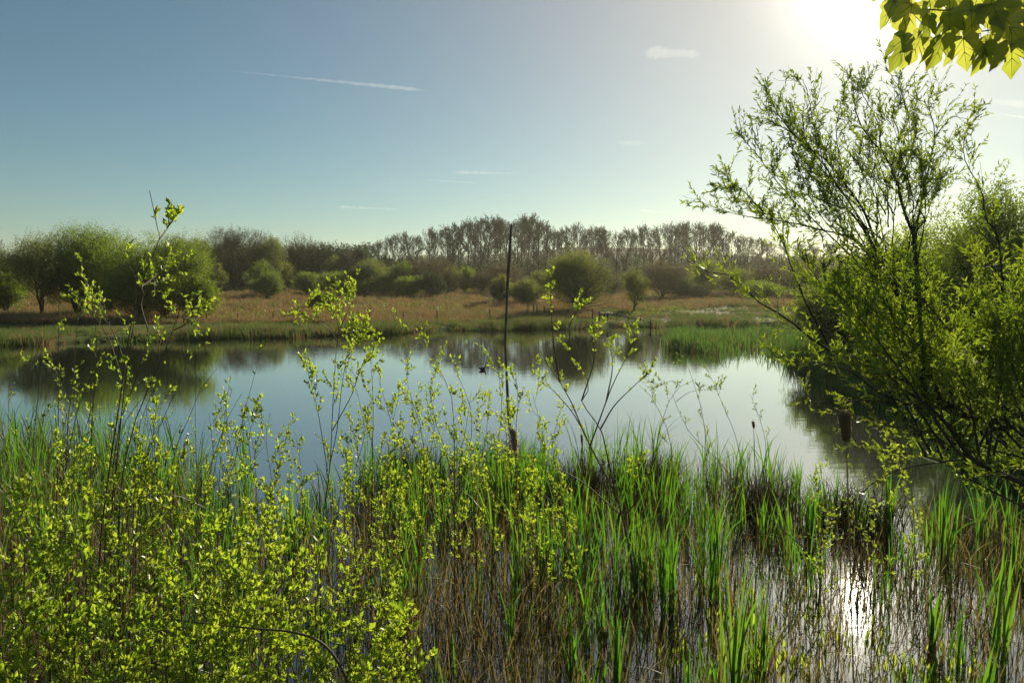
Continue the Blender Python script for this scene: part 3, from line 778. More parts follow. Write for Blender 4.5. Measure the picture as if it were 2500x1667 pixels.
def sapling(rng, name, label, stems, Y, r0=.009, twigs=(5, .35, .30), subs=(3, .13), leaf=(5, .034, .016), fol='sapling_leaf', bare=(4, .35), cat='sapling', group=None, main=1, dY=.3, up=.55, tip_first=.25, rosette=4):
    S = np.array([poly(s, Y + rng.normal() * .08, 16, ground=(i < main), dY=dY * rng.normal()) for i, s in enumerate(stems)])
    t = thing(name, (S[0][0][0], S[0][0][1], S[0][0][2]), label, cat, group)
    Rd = np.array([(r0 if i < main else r0 * .55) * np.linspace(1, .22, 16) for i in range(len(S))])
    mb = MB(); tubes(mb, S, Rd, 6)
    P1, R1 = grow(rng, S, Rd, twigs[0], twigs[1], .98, (22, 50), twigs[2], up, .10, 6, .5, rmin=.0016)
    tubes(mb, P1, R1, 4)
    P2, R2 = grow(rng, P1, R1, subs[0], .2, 1, (25, 55), subs[1], .4, .12, 4, .6, rmin=.0012)
    tubes(mb, P2, R2, 3)
    if bare[0]:
        B1, B2 = grow(rng, S[:main], Rd[:main], bare[0], .1, .55, (25, 65), bare[1], .35, .14, 6, .45, rmin=.0014); tubes(mb, B1, B2, 3)
        B3, B4 = grow(rng, B1, B2, 4, .2, 1, (25, 65), bare[1] * .45, .25, .15, 4, .6, rmin=.0011); tubes(mb, B3, B4, 3)
    mb.build('stem', M['twig'], t)
    lv = MB()
    k, L, W = leaf
    leaves_on(rng, lv, P2, R2, max(2, k // 2), .35, 1, L, W, TPL_FOLD, (15, 60), .3, .002, rosette=rosette)
    leaves_on(rng, lv, P1, R1, k, tip_first, 1, L, W, TPL_FOLD, (15, 60), .3, .002, rosette=rosette)
    top = S[:, 9:]; leaves_on(rng, lv, top, Rd[:, 9:], k, 0, 1, L, W, TPL_FOLD, (25, 70), .25, .002, rosette=rosette)
    lv.build('foliage', M[fol], t)
    return t

rng = np.random.default_rng(57)
stw = []
for i in range(15):
    x0 = rng.uniform(-20, 560); tx = x0 + rng.normal() * 45; ty = rng.uniform(830, 985)
    stw.append([(x0, 1450), (x0 + rng.normal() * 12, 1200), (x0 * .6 + tx * .4, 1060), (tx, ty)])
sapling(rng, 'willow_sapling', 'tangle of thin brown mostly bare twigs over the water at far left', stw, 6.3, .0055, (4, .4, .2), (2, .09), (2, .032, .015), main=15, bare=(20, .45), group='young willow saplings along the near bank', rosette=3, dY=.5)
rng = np.random.default_rng(51)
G_S = 'young willow saplings along the near bank'
sapling(rng, 'willow_sapling', 'tall thin sapling reaching above the treeline against the sky, left side', [
    [(240, 1450), (262, 1180), (283, 1047), (299, 928), (315, 820), (333, 725), (358, 665), (383, 615), (390, 584), (378, 545), (373, 523), (368, 490), (365, 465)],
    [(390, 584), (402, 567), (411, 553), (411, 520), (413, 505)], [(408, 556), (425, 535), (440, 515)],
    ], 5.0, .011, (6, .4, .07), (1, .035), (7, .030, .014), main=1, bare=(5, .3), group=G_S, rosette=3)
sapling(rng, 'willow_sapling', 'bushy sapling with leaf clusters at the foot of the tallest left stem', [
    [(270, 1350), (290, 1080), (310, 900), (333, 740), (330, 690), (345, 645), (322, 622), (292, 605)],
    [(290, 1350), (310, 1100), (370, 930), (425, 806), (440, 740), (454, 690)],
    [(255, 1350), (275, 1150), (300, 1000), (345, 900), (360, 800), (383, 690)],
    [(345, 700), (372, 680), (398, 655), (412, 640)], [(425, 806), (455, 790), (476, 765), (487, 775)],
    [(310, 900), (272, 800), (240, 740), (205, 700)], [(299, 928), (262, 820), (215, 755), (178, 712)], [(360, 800), (345, 740), (370, 690), (385, 720)],
    ], 5.2, .010, (6, .45, .17), (2, .07), (4, .033, .016), main=3, bare=(10, .38), group=G_S, rosette=4)
sapling(rng, 'willow_sapling', 'nearly bare upright double-stemmed sapling at far left before the forked trees', [
    [(136, 1400), (140, 1170), (142, 1047), (143, 900), (142, 695)], [(60, 1400), (75, 1150), (90, 1000), (100, 900)], [(210, 1400), (222, 1150), (225, 1000), (236, 880), (232, 770)], [(160, 1400), (166, 1024), (178, 930), (188, 800), (195, 683)],
    [(150, 1200), (190, 1000), (235, 900), (260, 840)],
    [(230, 1200), (180, 1000), (120, 905), (70, 880)]], 5.3, .008, (4, .45, .14), (2, .06), (3, .03, .014), main=4, bare=(11, .38), group=G_S, rosette=3)
sapling(rng, 'willow_sapling', 'bare brown twiggy sapling leaning right beside the leafy left group', [
    [(330, 1400), (350, 1150), (400, 1020), (440, 930), (470, 850)], [(380, 1400), (420, 1130), (470, 1000), (500, 930), (530, 900)],
    [(300, 1400), (330, 1150), (345, 1020), (400, 900), (410, 830)], [(440, 1350), (520, 1120), (560, 1010), (590, 960)]], 5.6, .007, (3, .6, .14), (2, .06), (2, .028, .013), main=4, bare=(16, .38), group=G_S, rosette=2)
sapling(rng, 'willow_sapling', 'slim sapling with one dense yellow-green leafy head before the rush field', [
    [(782, 1420), (790, 1250), (805, 1150), (812, 1000), (818, 900), (823, 833), (832, 770), (850, 712)], [(822, 850), (826, 800), (818, 760), (812, 740)],
    [(806, 1130), (823, 1047), (835, 940), (850, 850), (862, 790)], [(800, 1150), (775, 1000), (755, 920), (745, 870)], [(823, 833), (800, 800), (760, 780), (740, 765)],
    [(828, 900), (868, 840), (880, 800)], [(812, 1050), (860, 960), (880, 900), (905, 858)], [(830, 800), (845, 770), (856, 740), (850, 715)]], 6.5, .009, (7, .45, .20), (3, .09), (5, .036, .017), main=1, bare=(3, .25), group=G_S)
sapling(rng, 'willow_sapling', 'thin sapling between the dense-headed sapling and the cattail, two arching tips', [
    [(905, 1400), (908, 1150), (911, 986), (903, 856)], [(1110, 1400), (1106, 1000), (1075, 909), (1026, 833), (995, 790)],
    [(1020, 1400), (1035, 1100), (1000, 960), (990, 900)], [(960, 1400), (965, 1100), (940, 980), (925, 930)]], 7.3, .008, (10, .35, .26), (4, .11), (5, .040, .019), main=4, bare=(3, .3), group=G_S)
sapling(rng, 'willow_sapling', 'leafy upright sapling right beside the dark cattail head', [
    [(1165, 1400), (1150, 1120), (1150, 1000), (1112, 905)], [(1200, 1400), (1215, 1100), (1225, 1000), (1215, 880)], [(1130, 1400), (1100, 1150), (1060, 1020), (1050, 950)],
    [(1285, 1400), (1260, 1100), (1265, 980), (1258, 905)]], 7.6, .008, (11, .3, .25), (4, .11), (5, .040, .019), main=4, bare=(3, .3), group=G_S)
sapling(rng, 'willow_sapling', 'black-stemmed forking sapling standing in water with bright leaf tips', [
    [(1556, 1500), (1552, 1468), (1540, 1361), (1519, 1259), (1502, 1204), (1450, 1106), (1417, 1034), (1385, 960), (1366, 932), (1332, 882), (1315, 850)],
    [(1519, 1259), (1480, 1225), (1420, 1175), (1353, 1140), (1285, 1119), (1200, 1085)], [(1519, 1259), (1548, 1230), (1550, 1180), (1556, 1120)],
    [(1502, 1204), (1480, 1100), (1466, 1047), (1420, 978), (1440, 940), (1397, 871), (1370, 810), (1365, 790)], [(1440, 1090), (1480, 980), (1500, 930), (1540, 850), (1556, 802)],
    [(1397, 871), (1390, 800), (1412, 752), (1408, 735)], [(1366, 932), (1352, 840), (1345, 740), (1346, 680)], [(1480, 980), (1495, 900), (1490, 840)], [(1420, 978), (1450, 880), (1447, 820), (1458, 795)],
    [(1450, 1106), (1400, 1010), (1330, 930), (1310, 900)], [(1466, 1047), (1500, 990), (1550, 940), (1590, 900)]], 7.7, .017, (4, .72, .12), (2, .07), (4, .040, .019), main=1, bare=(5, .4), group=G_S, tip_first=.3)
sapling(rng, 'willow_sapling', 'sparse sapling arching over the green blades right of the black-stemmed one', [
    [(1560, 1350), (1590, 1150), (1625, 1000), (1661, 942), (1700, 925)], [(1625, 1300), (1640, 1100), (1600, 985), (1560, 940)],
    [(1720, 1300), (1722, 1060), (1692, 930), (1665, 865)], [(1661, 942), (1640, 930), (1600, 945)], [(1650, 980), (1690, 955), (1755, 950)]], 7.9, .007, (5, .55, .16), (2, .07), (4, .034, .013), main=3, bare=(3, .3), group=G_S, fol='willow_leaf', rosette=3)
sapling(rng, 'willow_sapling', 'long slanting bare sapling lying over the water toward the sun glint', [
    [(1990, 1370), (1959, 1336), (1823, 1213), (1760, 1130), (1683, 1055), (1640, 960)], [(1823, 1213), (1800, 1080), (1770, 1000), (1740, 930), (1722, 890)],
    [(1850, 1240), (1870, 1100), (1850, 1010), (1830, 960)]], 8.2, .008, (4, .55, .14), (2, .06), (3, .032, .012), main=1, bare=(4, .3), group=G_S, fol='willow_leaf', rosette=2)

for lab, stems, Y in [
    ('loose leafy sapling before open water left of the leaning pole reflection', [[(1010, 1500), (1030, 1200), (1060, 1050), (1045, 930)], [(1060, 1500), (1085, 1200), (1130, 1080), (1150, 960)], [(985, 1500), (975, 1200), (1010, 1060), (1022, 980)], [(1110, 1500), (1130, 1250), (1180, 1100), (1195, 960)]], 8.0),
    ('pair of leafy wands between slim dense-headed sapling and blue water', [[(880, 1500), (860, 1200), (890, 1060), (870, 950)], [(930, 1500), (945, 1200), (950, 1080), (975, 960)], [(850, 1500), (840, 1250), (845, 1130), (860, 1030)]], 7.6),
    ('leafy sprigs just left of the black-stemmed forking sapling', [[(1320, 1500), (1310, 1250), (1330, 1100), (1300, 960)], [(1370, 1500), (1380, 1260), (1350, 1100), (1370, 990)], [(1260, 1500), (1255, 1250), (1240, 1100), (1230, 1000)]], 8.3),
    ('leafy sprigs over blue water at the left reed edge', [[(520, 1500), (540, 1250), (580, 1100), (600, 980)], [(480, 1500), (490, 1250), (520, 1120), (510, 1010)], [(640, 1500), (660, 1250), (680, 1150), (700, 1060)]], 6.6)]:
    sapling(rng, 'willow_sapling', lab, stems, Y, .0075, (12, .3, .25), (4, .11), (5, .040, .019), main=len(stems), bare=(3, .3), group=G_S)

# leafy shrubs on the near bank, lower left
G_H = 'bright yellow-green willow shrubs on the near bank'
def shrub(rng, label, px, tipy, half, Y, n=8, dens=1.0):
    stems = []
    for i in range(n):
        u = rng.uniform(-1, 1) if i else 0
        ty = tipy + abs(u) * rng.uniform(.2, 1.0) * half * .9 + (rng.uniform(0, 60) if i else 0)
        tx = px + u * half
        bx = px + u * half * .35
        mid = (bx * .45 + tx * .55 + rng.normal() * 12, ty + (1740 - ty) * .5)
        stems.append([(bx, 1740), mid, (tx, ty)])
    return sapling(rng, 'willow_shrub', label, stems, Y, .0065, (int(5 * dens), .25, .24), (4, .11), (4, .044, .021), main=n, bare=(2, .25), cat='shrub', group=G_H, dY=.35, tip_first=.3, rosette=5)
for px, ty, hf, Y, n, lab in [
    (150, 1115, 95, 4.9, 7, 'leafy shrub below the nearly bare double-stemmed sapling, far left'),
    (35, 1230, 80, 4.5, 6, 'leafy shrub at the left edge beside tan dead reeds'),
    (375, 1030, 70, 5.3, 6, 'upright shrub with the highest leafy top in the lower left'),
    (300, 1150, 95, 4.9, 7, 'leafy shrub just left and below the highest-topped one'),
    (690, 1185, 60, 5.2, 6, 'narrow bright shrub beside open blue water, lower left'),
    (600, 1265, 90, 4.6, 7, 'broad bright shrub above the bent bare branch'),
    (770, 1320, 85, 4.7, 7, 'wide bright shrub reaching toward the fork of the slim sapling'),
    (470, 1215, 75, 4.9, 6, 'airy shrub between the highest-topped and the broad bright one'),
    (190, 1330, 100, 4.2, 7, 'shrub in front of tan reeds in the lower left corner area'),
    (410, 1370, 95, 4.1, 7, 'shrub over dark ground left of the bent bare branch'),
    (640, 1400, 100, 4.2, 8, 'densest bright shrub directly behind the bent bare branch'),
    (870, 1390, 60, 5.2, 5, 'small shrub overhanging the dark water right of the wide one'),
    (60, 1430, 90, 3.9, 6, 'shaded shrub in the bottom left corner'),
    (290, 1490, 95, 3.9, 7, 'low shrub at the bottom edge left of centre-left blades'),
    (500, 1560, 90, 3.8, 6, 'low shrub at the bottom edge below the bent branch tip'),
    (955, 1370, 50, 5.6, 4, 'small sprig shrub by the brown stems in the middle foreground'),
    (985, 1520, 65, 4.7, 6, 'low sprig shrub at the bottom edge among green blades near the middle'),
    (850, 1560, 70, 4.3, 5, 'low sprig shrub at the bottom where the bent branch comes down'),
]:
    shrub(rng, lab, px, ty, hf, Y, n)
rng2 = np.random.default_rng(8)
for lab, stems, Y in [('loose leafy stems standing in reeds before the pond, left of the slim sapling', [[(640, 1700), (630, 1300), (620, 1100), (600, 1000)], [(680, 1700), (670, 1250), (650, 1080), (660, 1010)], [(600, 1700), (590, 1250), (560, 1080), (545, 990)]], 6.4),
                      ('loose leafy stems in reeds between slim sapling and thin arching sapling', [[(860, 1700), (870, 1300), (880, 1150), (860, 1040)], [(950, 1700), (930, 1300), (920, 1150), (940, 1060)], [(760, 1700), (740, 1300), (735, 1150), (720, 1050)]], 7.0),
                      ('loose leafy stems among blades just right of the dark cattail head', [[(1330, 1700), (1335, 1350), (1320, 1200), (1330, 1080)], [(1290, 1700), (1300, 1350), (1290, 1220), (1275, 1130)], [(1380, 1700), (1390, 1400), (1370, 1250), (1360, 1160)]], 7.4),
                      ('small fresh willow shoots in the water under the leaning willow', [[(2140, 1500), (2150, 1250), (2160, 1130), (2150, 1060)], [(2240, 1500), (2230, 1250), (2220, 1120), (2240, 1040)], [(2000, 1500), (2005, 1270), (1998, 1190), (2006, 1150)]], 7.6)]:
    sapling(rng2, 'willow_shoots', lab, stems, Y, .006, (11, .25, .24), (4, .10), (4, .038, .017), main=3, bare=(2, .25), cat='shoots', group=G_H)
t = thing('bent_branch', at(833, 1629, 3.9), 'bare brown branch bent into an arch over the lower left shrubs', 'branch')
mb = MB(); tubes(mb, poly([(870, 1720), (833, 1629), (787, 1570), (723, 1544), (640, 1535), (553, 1527), (450, 1515), (374, 1506)], 3.9, 30), np.linspace(.010, .003, 30), 7)
mb.build('stem', M['twig'], t)

# ------------------------------------------------------------------ cattail and iris blades, dead reeds
rng = np.random.default_rng(61)
def clump(label, px, base_y, top_y, width=60, nb=11, dead=5, wblade=.030, name='cattail_clump', cat='cattails'):
    b = on(px, min(base_y, 2000), 0); Y = b[1]
    h = at(px, top_y, Y)[2]; sp = width / FPX * Y * .5
    t = thing(name, (b[0], Y, 0), label, cat, 'green cattail clumps in the shallow water')
    mb = MB()
    base = np.stack([b[0] + rng.normal(size=nb) * sp * .28, Y + rng.normal(size=nb) * sp * .28, np.full(nb, -.12)], 1)
    hh = (h + .12) * rng.uniform(.55, 1.02, nb); hh[0] = h + .12
    blades(rng, mb, base, hh, wblade * rng.uniform(.7, 1.25, nb), rng.uniform(.02, 1, nb) * sp / h * 1.1, rng.uniform(0, 6.28, nb), .05, 9, twist=.5)
    mb.build('blades', M['blade'], t)
    if dead:
        mb = MB(); base = np.stack([b[0] + rng.normal(size=dead) * sp * .5, Y + rng.normal(size=dead) * sp * .5, np.full(dead, -.12)], 1)
        blades(rng, mb, base, h * rng.uniform(.3, .8, dead), wblade * rng.uniform(.4, .8, dead), rng.uniform(.05, .3, dead), rng.uniform(0, 6.28, dead), .25, 7, twist=.8)
        mb.build('dead_stalks', M['dead_reed'], t)
    return t
for a in [
    ('tall broad-bladed clump just below and right of the dark cattail head', 1330, 1440, 1236, 70, 13),
    ('clump of upright blades at the bottom edge left of the brown stems', 975, 1610, 1420, 50, 9),
    ('spindly clump in brown stems behind the broad-bladed one', 1262, 1500, 1300, 50, 7),
    ('clump in front of brown stems at the bottom, near the middle', 1398, 1680, 1482, 60, 9),
    ('small clump beside the foot of the black-stemmed sapling', 1436, 1440, 1375, 30, 6),
    ('fan-shaped clump at the bottom right of the black-stemmed sapling foot', 1510, 1720, 1440, 70, 10),
    ('fresh narrow clump behind the black-stemmed sapling fork', 1440, 1330, 1195, 50, 8),
    ('tall clump right of the black-stemmed sapling trunk', 1629, 1500, 1235, 60, 11),
    ('tallest clump in the middle right with wide fan of blades', 1745, 1480, 1128, 75, 14),
    ('narrow clump between the black trunk and the tallest fan', 1560, 1430, 1225, 40, 8),
    ('large foreground clump of broad blades left of the sun glint', 1785, 1760, 1318, 110, 15),
    ('clump right beside the large foreground one, toward the sun glint', 1855, 1640, 1370, 60, 9),
    ('isolated short fan clump in open water above the sun glint', 1922, 1340, 1235, 50, 7),
    ('upright clump on the left of the fluffy cattail stalk', 1978, 1330, 1190, 36, 9),
    ('clump on the right of the fluffy cattail stalk', 2163, 1310, 1112, 50, 10),
    ('bright fan clump right of the sun glint', 2280, 1610, 1415, 60, 9),
    ('tall clump under the thick leaning willow limb', 2310, 1380, 1165, 60, 11),
    ('dark clump at the lower right edge', 2430, 1620, 1330, 60, 9),
    ('clump with blades cut by the bottom edge right of the sun glint', 2390, 1790, 1560, 60, 8),
    ('blades cut by the bottom edge under the sun glint', 2200, 1800, 1590, 60, 7),
    ('short blade clump cut by the bottom edge left of large foreground clump', 1670, 1800, 1560, 50, 7),
    ('blade clump rising among the lower left shrubs beside the bent branch', 700, 1800, 1510, 60, 9),
    ('blade clump between the bright shrubs and open blue water', 720, 1400, 1150, 60, 10),
    ('blade clump at the reed edge beside the blue water, left', 600, 1220, 990, 60, 11),
    ('blade clump in dark shade near the lower left corner', 560, 1760, 1440, 60, 8),
    ('outermost clump of reeds at the left before the pond', 40, 1220, 955, 60, 10),
    ('clump at the right edge below the willow limb', 2480, 1420, 1200, 60, 9),
    ('thin clump just left of the black-stemmed sapling roots', 1470, 1570, 1400, 40, 6),
]:
    clump(*a)

# the reed bed itself: thousands of blades, dead stalks and dark old stems
def bed_edge(px):
    return np.interp(px, [-300, 0, 300, 480, 560, 640, 700, 800, 900, 1400, 1500, 1900, 1980, 2050, 2200, 2500, 3200],
                     [14.8, 14.4, 13.6, 12.9, 12.0, 10.9, 10.4, 11.4, 12.8, 13.2, 13.6, 13.3, 11.8, 10.9, 10.3, 10.6, 10.6])
def bed(n, ymin, dens):
    Y = ymin + (15 - ymin) * rng.random(n) ** .9
    X = rng.uniform(-.85, .85, n) * Y
    px = 1250 + X / Y * FPX
    cl = .5 + .5 * np.sin(X * 2.6 + 1.7 * np.sin(Y * 1.9)) * np.sin(Y * 2.3 + 1.1 * np.sin(X * 1.7 + 1))
    k = (Y < bed_edge(px) + .35 * np.sin(X * 5)) & (rng.random(n) < dens(px, Y, cl))
    return X[k], Y[k], px[k], cl[k]
def green_d(px, Y, cl):
    d = np.interp(px, [0, 500, 640, 760, 1000, 1400, 1500, 1900, 2000, 2500], [.9, .7, .35, .55, .8, .7, .65, .55, .35, .35]) * (.25 + 1.0 * cl)
    far = np.interp(Y, [5.5, 7.5, 9.5, 12.5], [.20, .35, .8, 1.3])
    return d * far * np.where((px > 1450) & (Y < 9.5), .85, 1) * np.where((px > 880) & (px < 1370) & (Y < 9.6), .45, 1)
X, Y, px, cl = bed(1750, 5.6, green_d)
nb = 9; i_ = np.repeat(np.arange(len(X)), nb); n = len(i_); mb = MB()
hc = (.82 + .52 * rng.random(len(X))) * np.interp(px, [0, 500, 700, 1000, 1500, 2000, 2500], [1.6, 1.25, .95, 1.0, 1.15, .95, .9]) * np.interp(Y, [5, 9, 13], [.75, .9, 1.0])
hh = hc[i_] * rng.uniform(.5, 1.05, n)
blades(rng, mb, np.stack([X[i_] + rng.normal(size=n) * .055, Y[i_] + rng.normal(size=n) * .055, np.full(n, -.1)], 1), hh, rng.uniform(.013, .026, n), rng.uniform(.01, .26, n), rng.uniform(0, 6.28, n), np.where(rng.random(n) < .2, .35, .05), 7, twist=.5)
tag(mb.build('green_reeds', M['blade']), 'green upright reed blades growing out of the near shallows', 'reeds', kind='stuff')
def dead_d(px, Y, cl):
    d = np.interp(px, [0, 250, 500, 700, 950, 1250, 1400, 1600, 1700, 2000, 2500], [1.3, 1.1, .7, .35, 1.3, 1.3, .8, .9, .6, .7, .8])
    return d * (1.15 - .7 * cl) * np.interp(Y, [5.5, 8, 11, 13], [.8, 1, .8, .7])
X, Y, px, cl = bed(20000, 5.2, dead_d)
n = len(X); mb = MB()
hh = rng.uniform(.3, 1.0, n) * np.interp(px, [0, 300, 700, 1000, 1500, 2500], [1.5, 1.3, .8, .95, .75, .6])
fall = rng.random(n) < .18
lean = np.where(fall, rng.uniform(.5, 1.2, n), rng.uniform(.02, .3, n))
blades(rng, mb, np.stack([X, Y, np.full(n, -.1)], 1), hh, rng.uniform(.005, .015, n), lean, rng.uniform(0, 6.28, n), .15, 6, twist=.6)
tag(mb.build('dead_reeds', M['dead_reed']), 'tan and rusty dead reed stalks standing in the shallows', 'reeds', kind='stuff')
X, Y, px, cl = bed(17000, 5.2, lambda px, Y, cl: (1.0 - .3 * cl) * np.interp(Y, [5.5, 8, 13], [.75, .9, .8]) * np.interp(px, [0, 600, 700, 900, 2000, 2500], [1, .8, .6, 1, .9, .9]))
n = len(X); mb = MB()
tus = np.zeros(n)
for cx, cyb in ((1590, 1205), (1865, 1265), (1240, 1160), (1420, 1215), (2100, 1290), (1010, 1180)):
    c = on(cx, cyb); tus = np.maximum(tus, np.exp(-(((X - c[0]) / .55) ** 2 + ((Y - c[1]) / .5) ** 2)))
blades(rng, mb, np.stack([X, Y, np.full(n, -.1)], 1), rng.uniform(.15, .75, n) + .3 * tus, rng.uniform(.004, .010, n), rng.uniform(.02, .14, n) + .5 * (rng.random(n) < .08), rng.uniform(0, 6.28, n), .06, 5, twist=.2)
for cx, cyb in ((1590, 1205), (1865, 1265), (1240, 1160), (1420, 1215), (2100, 1290), (1010, 1180)):
    c = on(cx, cyb); k = 650
    blades(rng, mb, np.stack([c[0] + rng.normal(size=k) * .33, c[1] + rng.normal(size=k) * .3, np.full(k, -.1)], 1), rng.uniform(.4, .95, k), rng.uniform(.005, .011, k), rng.uniform(.05, .5, k), rng.uniform(0, 6.28, k), .3, 5, twist=.6)
tag(mb.build('old_stems', M['dark_reed']), 'dark rotting old stems low over the water', 'dead stems', kind='stuff')
# broken bits floating on the water
n = 5200
Y = rng.uniform(5.6, 11.5, n); X = rng.uniform(-.2, .85, n) * Y
px = 1250 + X / Y * FPX
cl = np.sin(X * 3.1 + np.sin(Y * 2.7)) * np.sin(Y * 3.7 + np.sin(X * 2.1))
k = rng.random(n) < np.clip(.35 + .6 * cl, .06, 1); X, Y = X[k], Y[k]; n = len(X)
a = rng.uniform(0, 6.28, n); L = rng.uniform(.02, .14, n)
mb = MB()
cards(mb, np.stack([X, Y, rng.uniform(.002, .02, n)], 1), np.stack([np.cos(a), np.sin(a), rng.normal(size=n) * .15], 1), np.stack([rng.normal(size=n) * .2, rng.normal(size=n) * .2, np.ones(n)], 1), L, rng.uniform(.004, .012, n), TPL_QUAD)
tag(mb.build('floating_litter', M['dark_reed']), 'broken stem pieces floating on the near water', 'litter', kind='stuff')
n = 260
cx = np.repeat(rng.uniform(1650, 2480, 20), 13) + rng.normal(size=n) * 28; cyb = np.repeat(rng.uniform(1480, 1720, 20), 13) + rng.normal(size=n) * 28
B = np.array([on(x, min(y, 1900)) for x, y in zip(cx, cyb)])
mb = MB(); a = rng.uniform(0, 6.28, n)
cards(mb, B, np.stack([np.cos(a) * .35, np.sin(a) * .35, np.ones(n)], 1), np.stack([np.cos(a), np.sin(a), np.full(n, .3)], 1), rng.uniform(.07, .17, n), rng.uniform(.025, .045, n), TPL_LANCE)
tag(mb.build('water_plants', M['sapling_leaf']), 'small broad bright leaves poking out of the near water', 'water plants', kind='stuff')

# ------------------------------------------------------------------ cattails gone to seed
M['fluff'] = leaf_mat('cattail_fluff', [(.30, .22, .13), (.42, .33, .21)], [(.62, .50, .32), (.75, .62, .42)], .6, .0, .6)
M['seed_head'] = noise_mat('cattail_seed_head', [(.10, .075, .045), (.19, .145, .09), (.32, .25, .16)], 60, .95, bump=.6)
def cattail(label, Y, top, bot, foot, width, ragged, fluffy):
    a, b, f = at(*top, Y), at(*bot, Y), at(*foot, Y)
    f2 = f + (f - b) * ((f[2] + .1) / max(b[2] - f[2], .05)); f2[2] = -.1
    t = thing('cattail', (f2[0], Y, 0), label, 'cattail', 'brown cattails gone to seed')
    mb = MB(); P = spline([f2, f, b, a, a + (a - b) * .35], 20); tubes(mb, P, np.interp(np.linspace(0, 1, 20), [0, .8, 1], [.007, .005, .0015]), 6)
    mb.build('stalk', M['dead_reed'], t)
    mb = MB(); n = 22; s = np.linspace(0, 1, n); ax = spline([b, (a + b) / 2 + [.004, 0, 0], a], n)
    if ragged > .6: w = width * np.interp(s, [0, .06, .16, .3, .42, .52, .6, .72, .85, .93, 1], [.12, .38, .62, .78, .62, .95, .80, 1.15, 1.2, .85, .1])
    else: w = width * np.interp(s, [0, .04, .12, .3, .8, .9, .96, 1], [.15, .6, .85, 1, 1, .95, .7, .12]) * (1 + ragged * .3 * np.sin(s * 17))
    aa = np.linspace(0, 6.283, 14, endpoint=False)
    V = ax[:, None] + (w[:, None] * (1 + ragged * .15 * rng.normal(size=(n, 14))))[..., None] * np.stack([np.cos(aa), np.sin(aa), 0 * aa], 1)[None]
    idx = np.arange(n * 14).reshape(n, 14)
    mb.add(V, q=np.stack([idx[:-1], np.roll(idx[:-1], -1, 1), np.roll(idx[1:], -1, 1), idx[1:]], -1))
    hd = mb.build('seed_head', M['seed_head'], t)
    mb = MB(); k = fluffy; u = rng.random(k); az = rng.uniform(0, 6.28, k)
    ww = np.interp(u, s, w); rad = np.stack([np.cos(az), np.sin(az), rng.normal(size=k) * .6 - .35], 1)
    p = np.stack([np.interp(u, s, ax[:, i]) for i in range(3)], 1) + rad * ww[:, None] * .9
    cards(mb, p, rad + rng.normal(size=(k, 3)) * .35, rng.normal(size=(k, 3)), rng.uniform(.3, 1, k) * width * (.5 + ragged), rng.uniform(.002, .006, k), TPL_FOLD)
    mb.build('fluff', M['fluff'], t)
cattail('brown cattail with a plain sausage-shaped head standing before the pole reflection', 6.0, (1251, 1046), (1257, 1101), (1272, 1425), .026, .35, 700)
cattail('ragged fluffy cattail bursting into seed above the sun glint', 5.5, (2060, 1006), (2066, 1072), (2076, 1400), .023, 1.1, 6500)
cattail('slim dark cattail head left of the dark tussock by the forked sapling', 8.6, (1419, 1060), (1420, 1082), (1424, 1250), .014, .2, 60)
cattail('small dark cattail head poking above the blades right of the slanting sapling', 9.0, (1838, 1028), (1840, 1045), (1846, 1230), .018, .5, 120)
cattail('slim dark cattail head beside and below another one near the forked sapling', 8.2, (1421, 1118), (1422, 1142), (1426, 1260), .014, .2, 60)

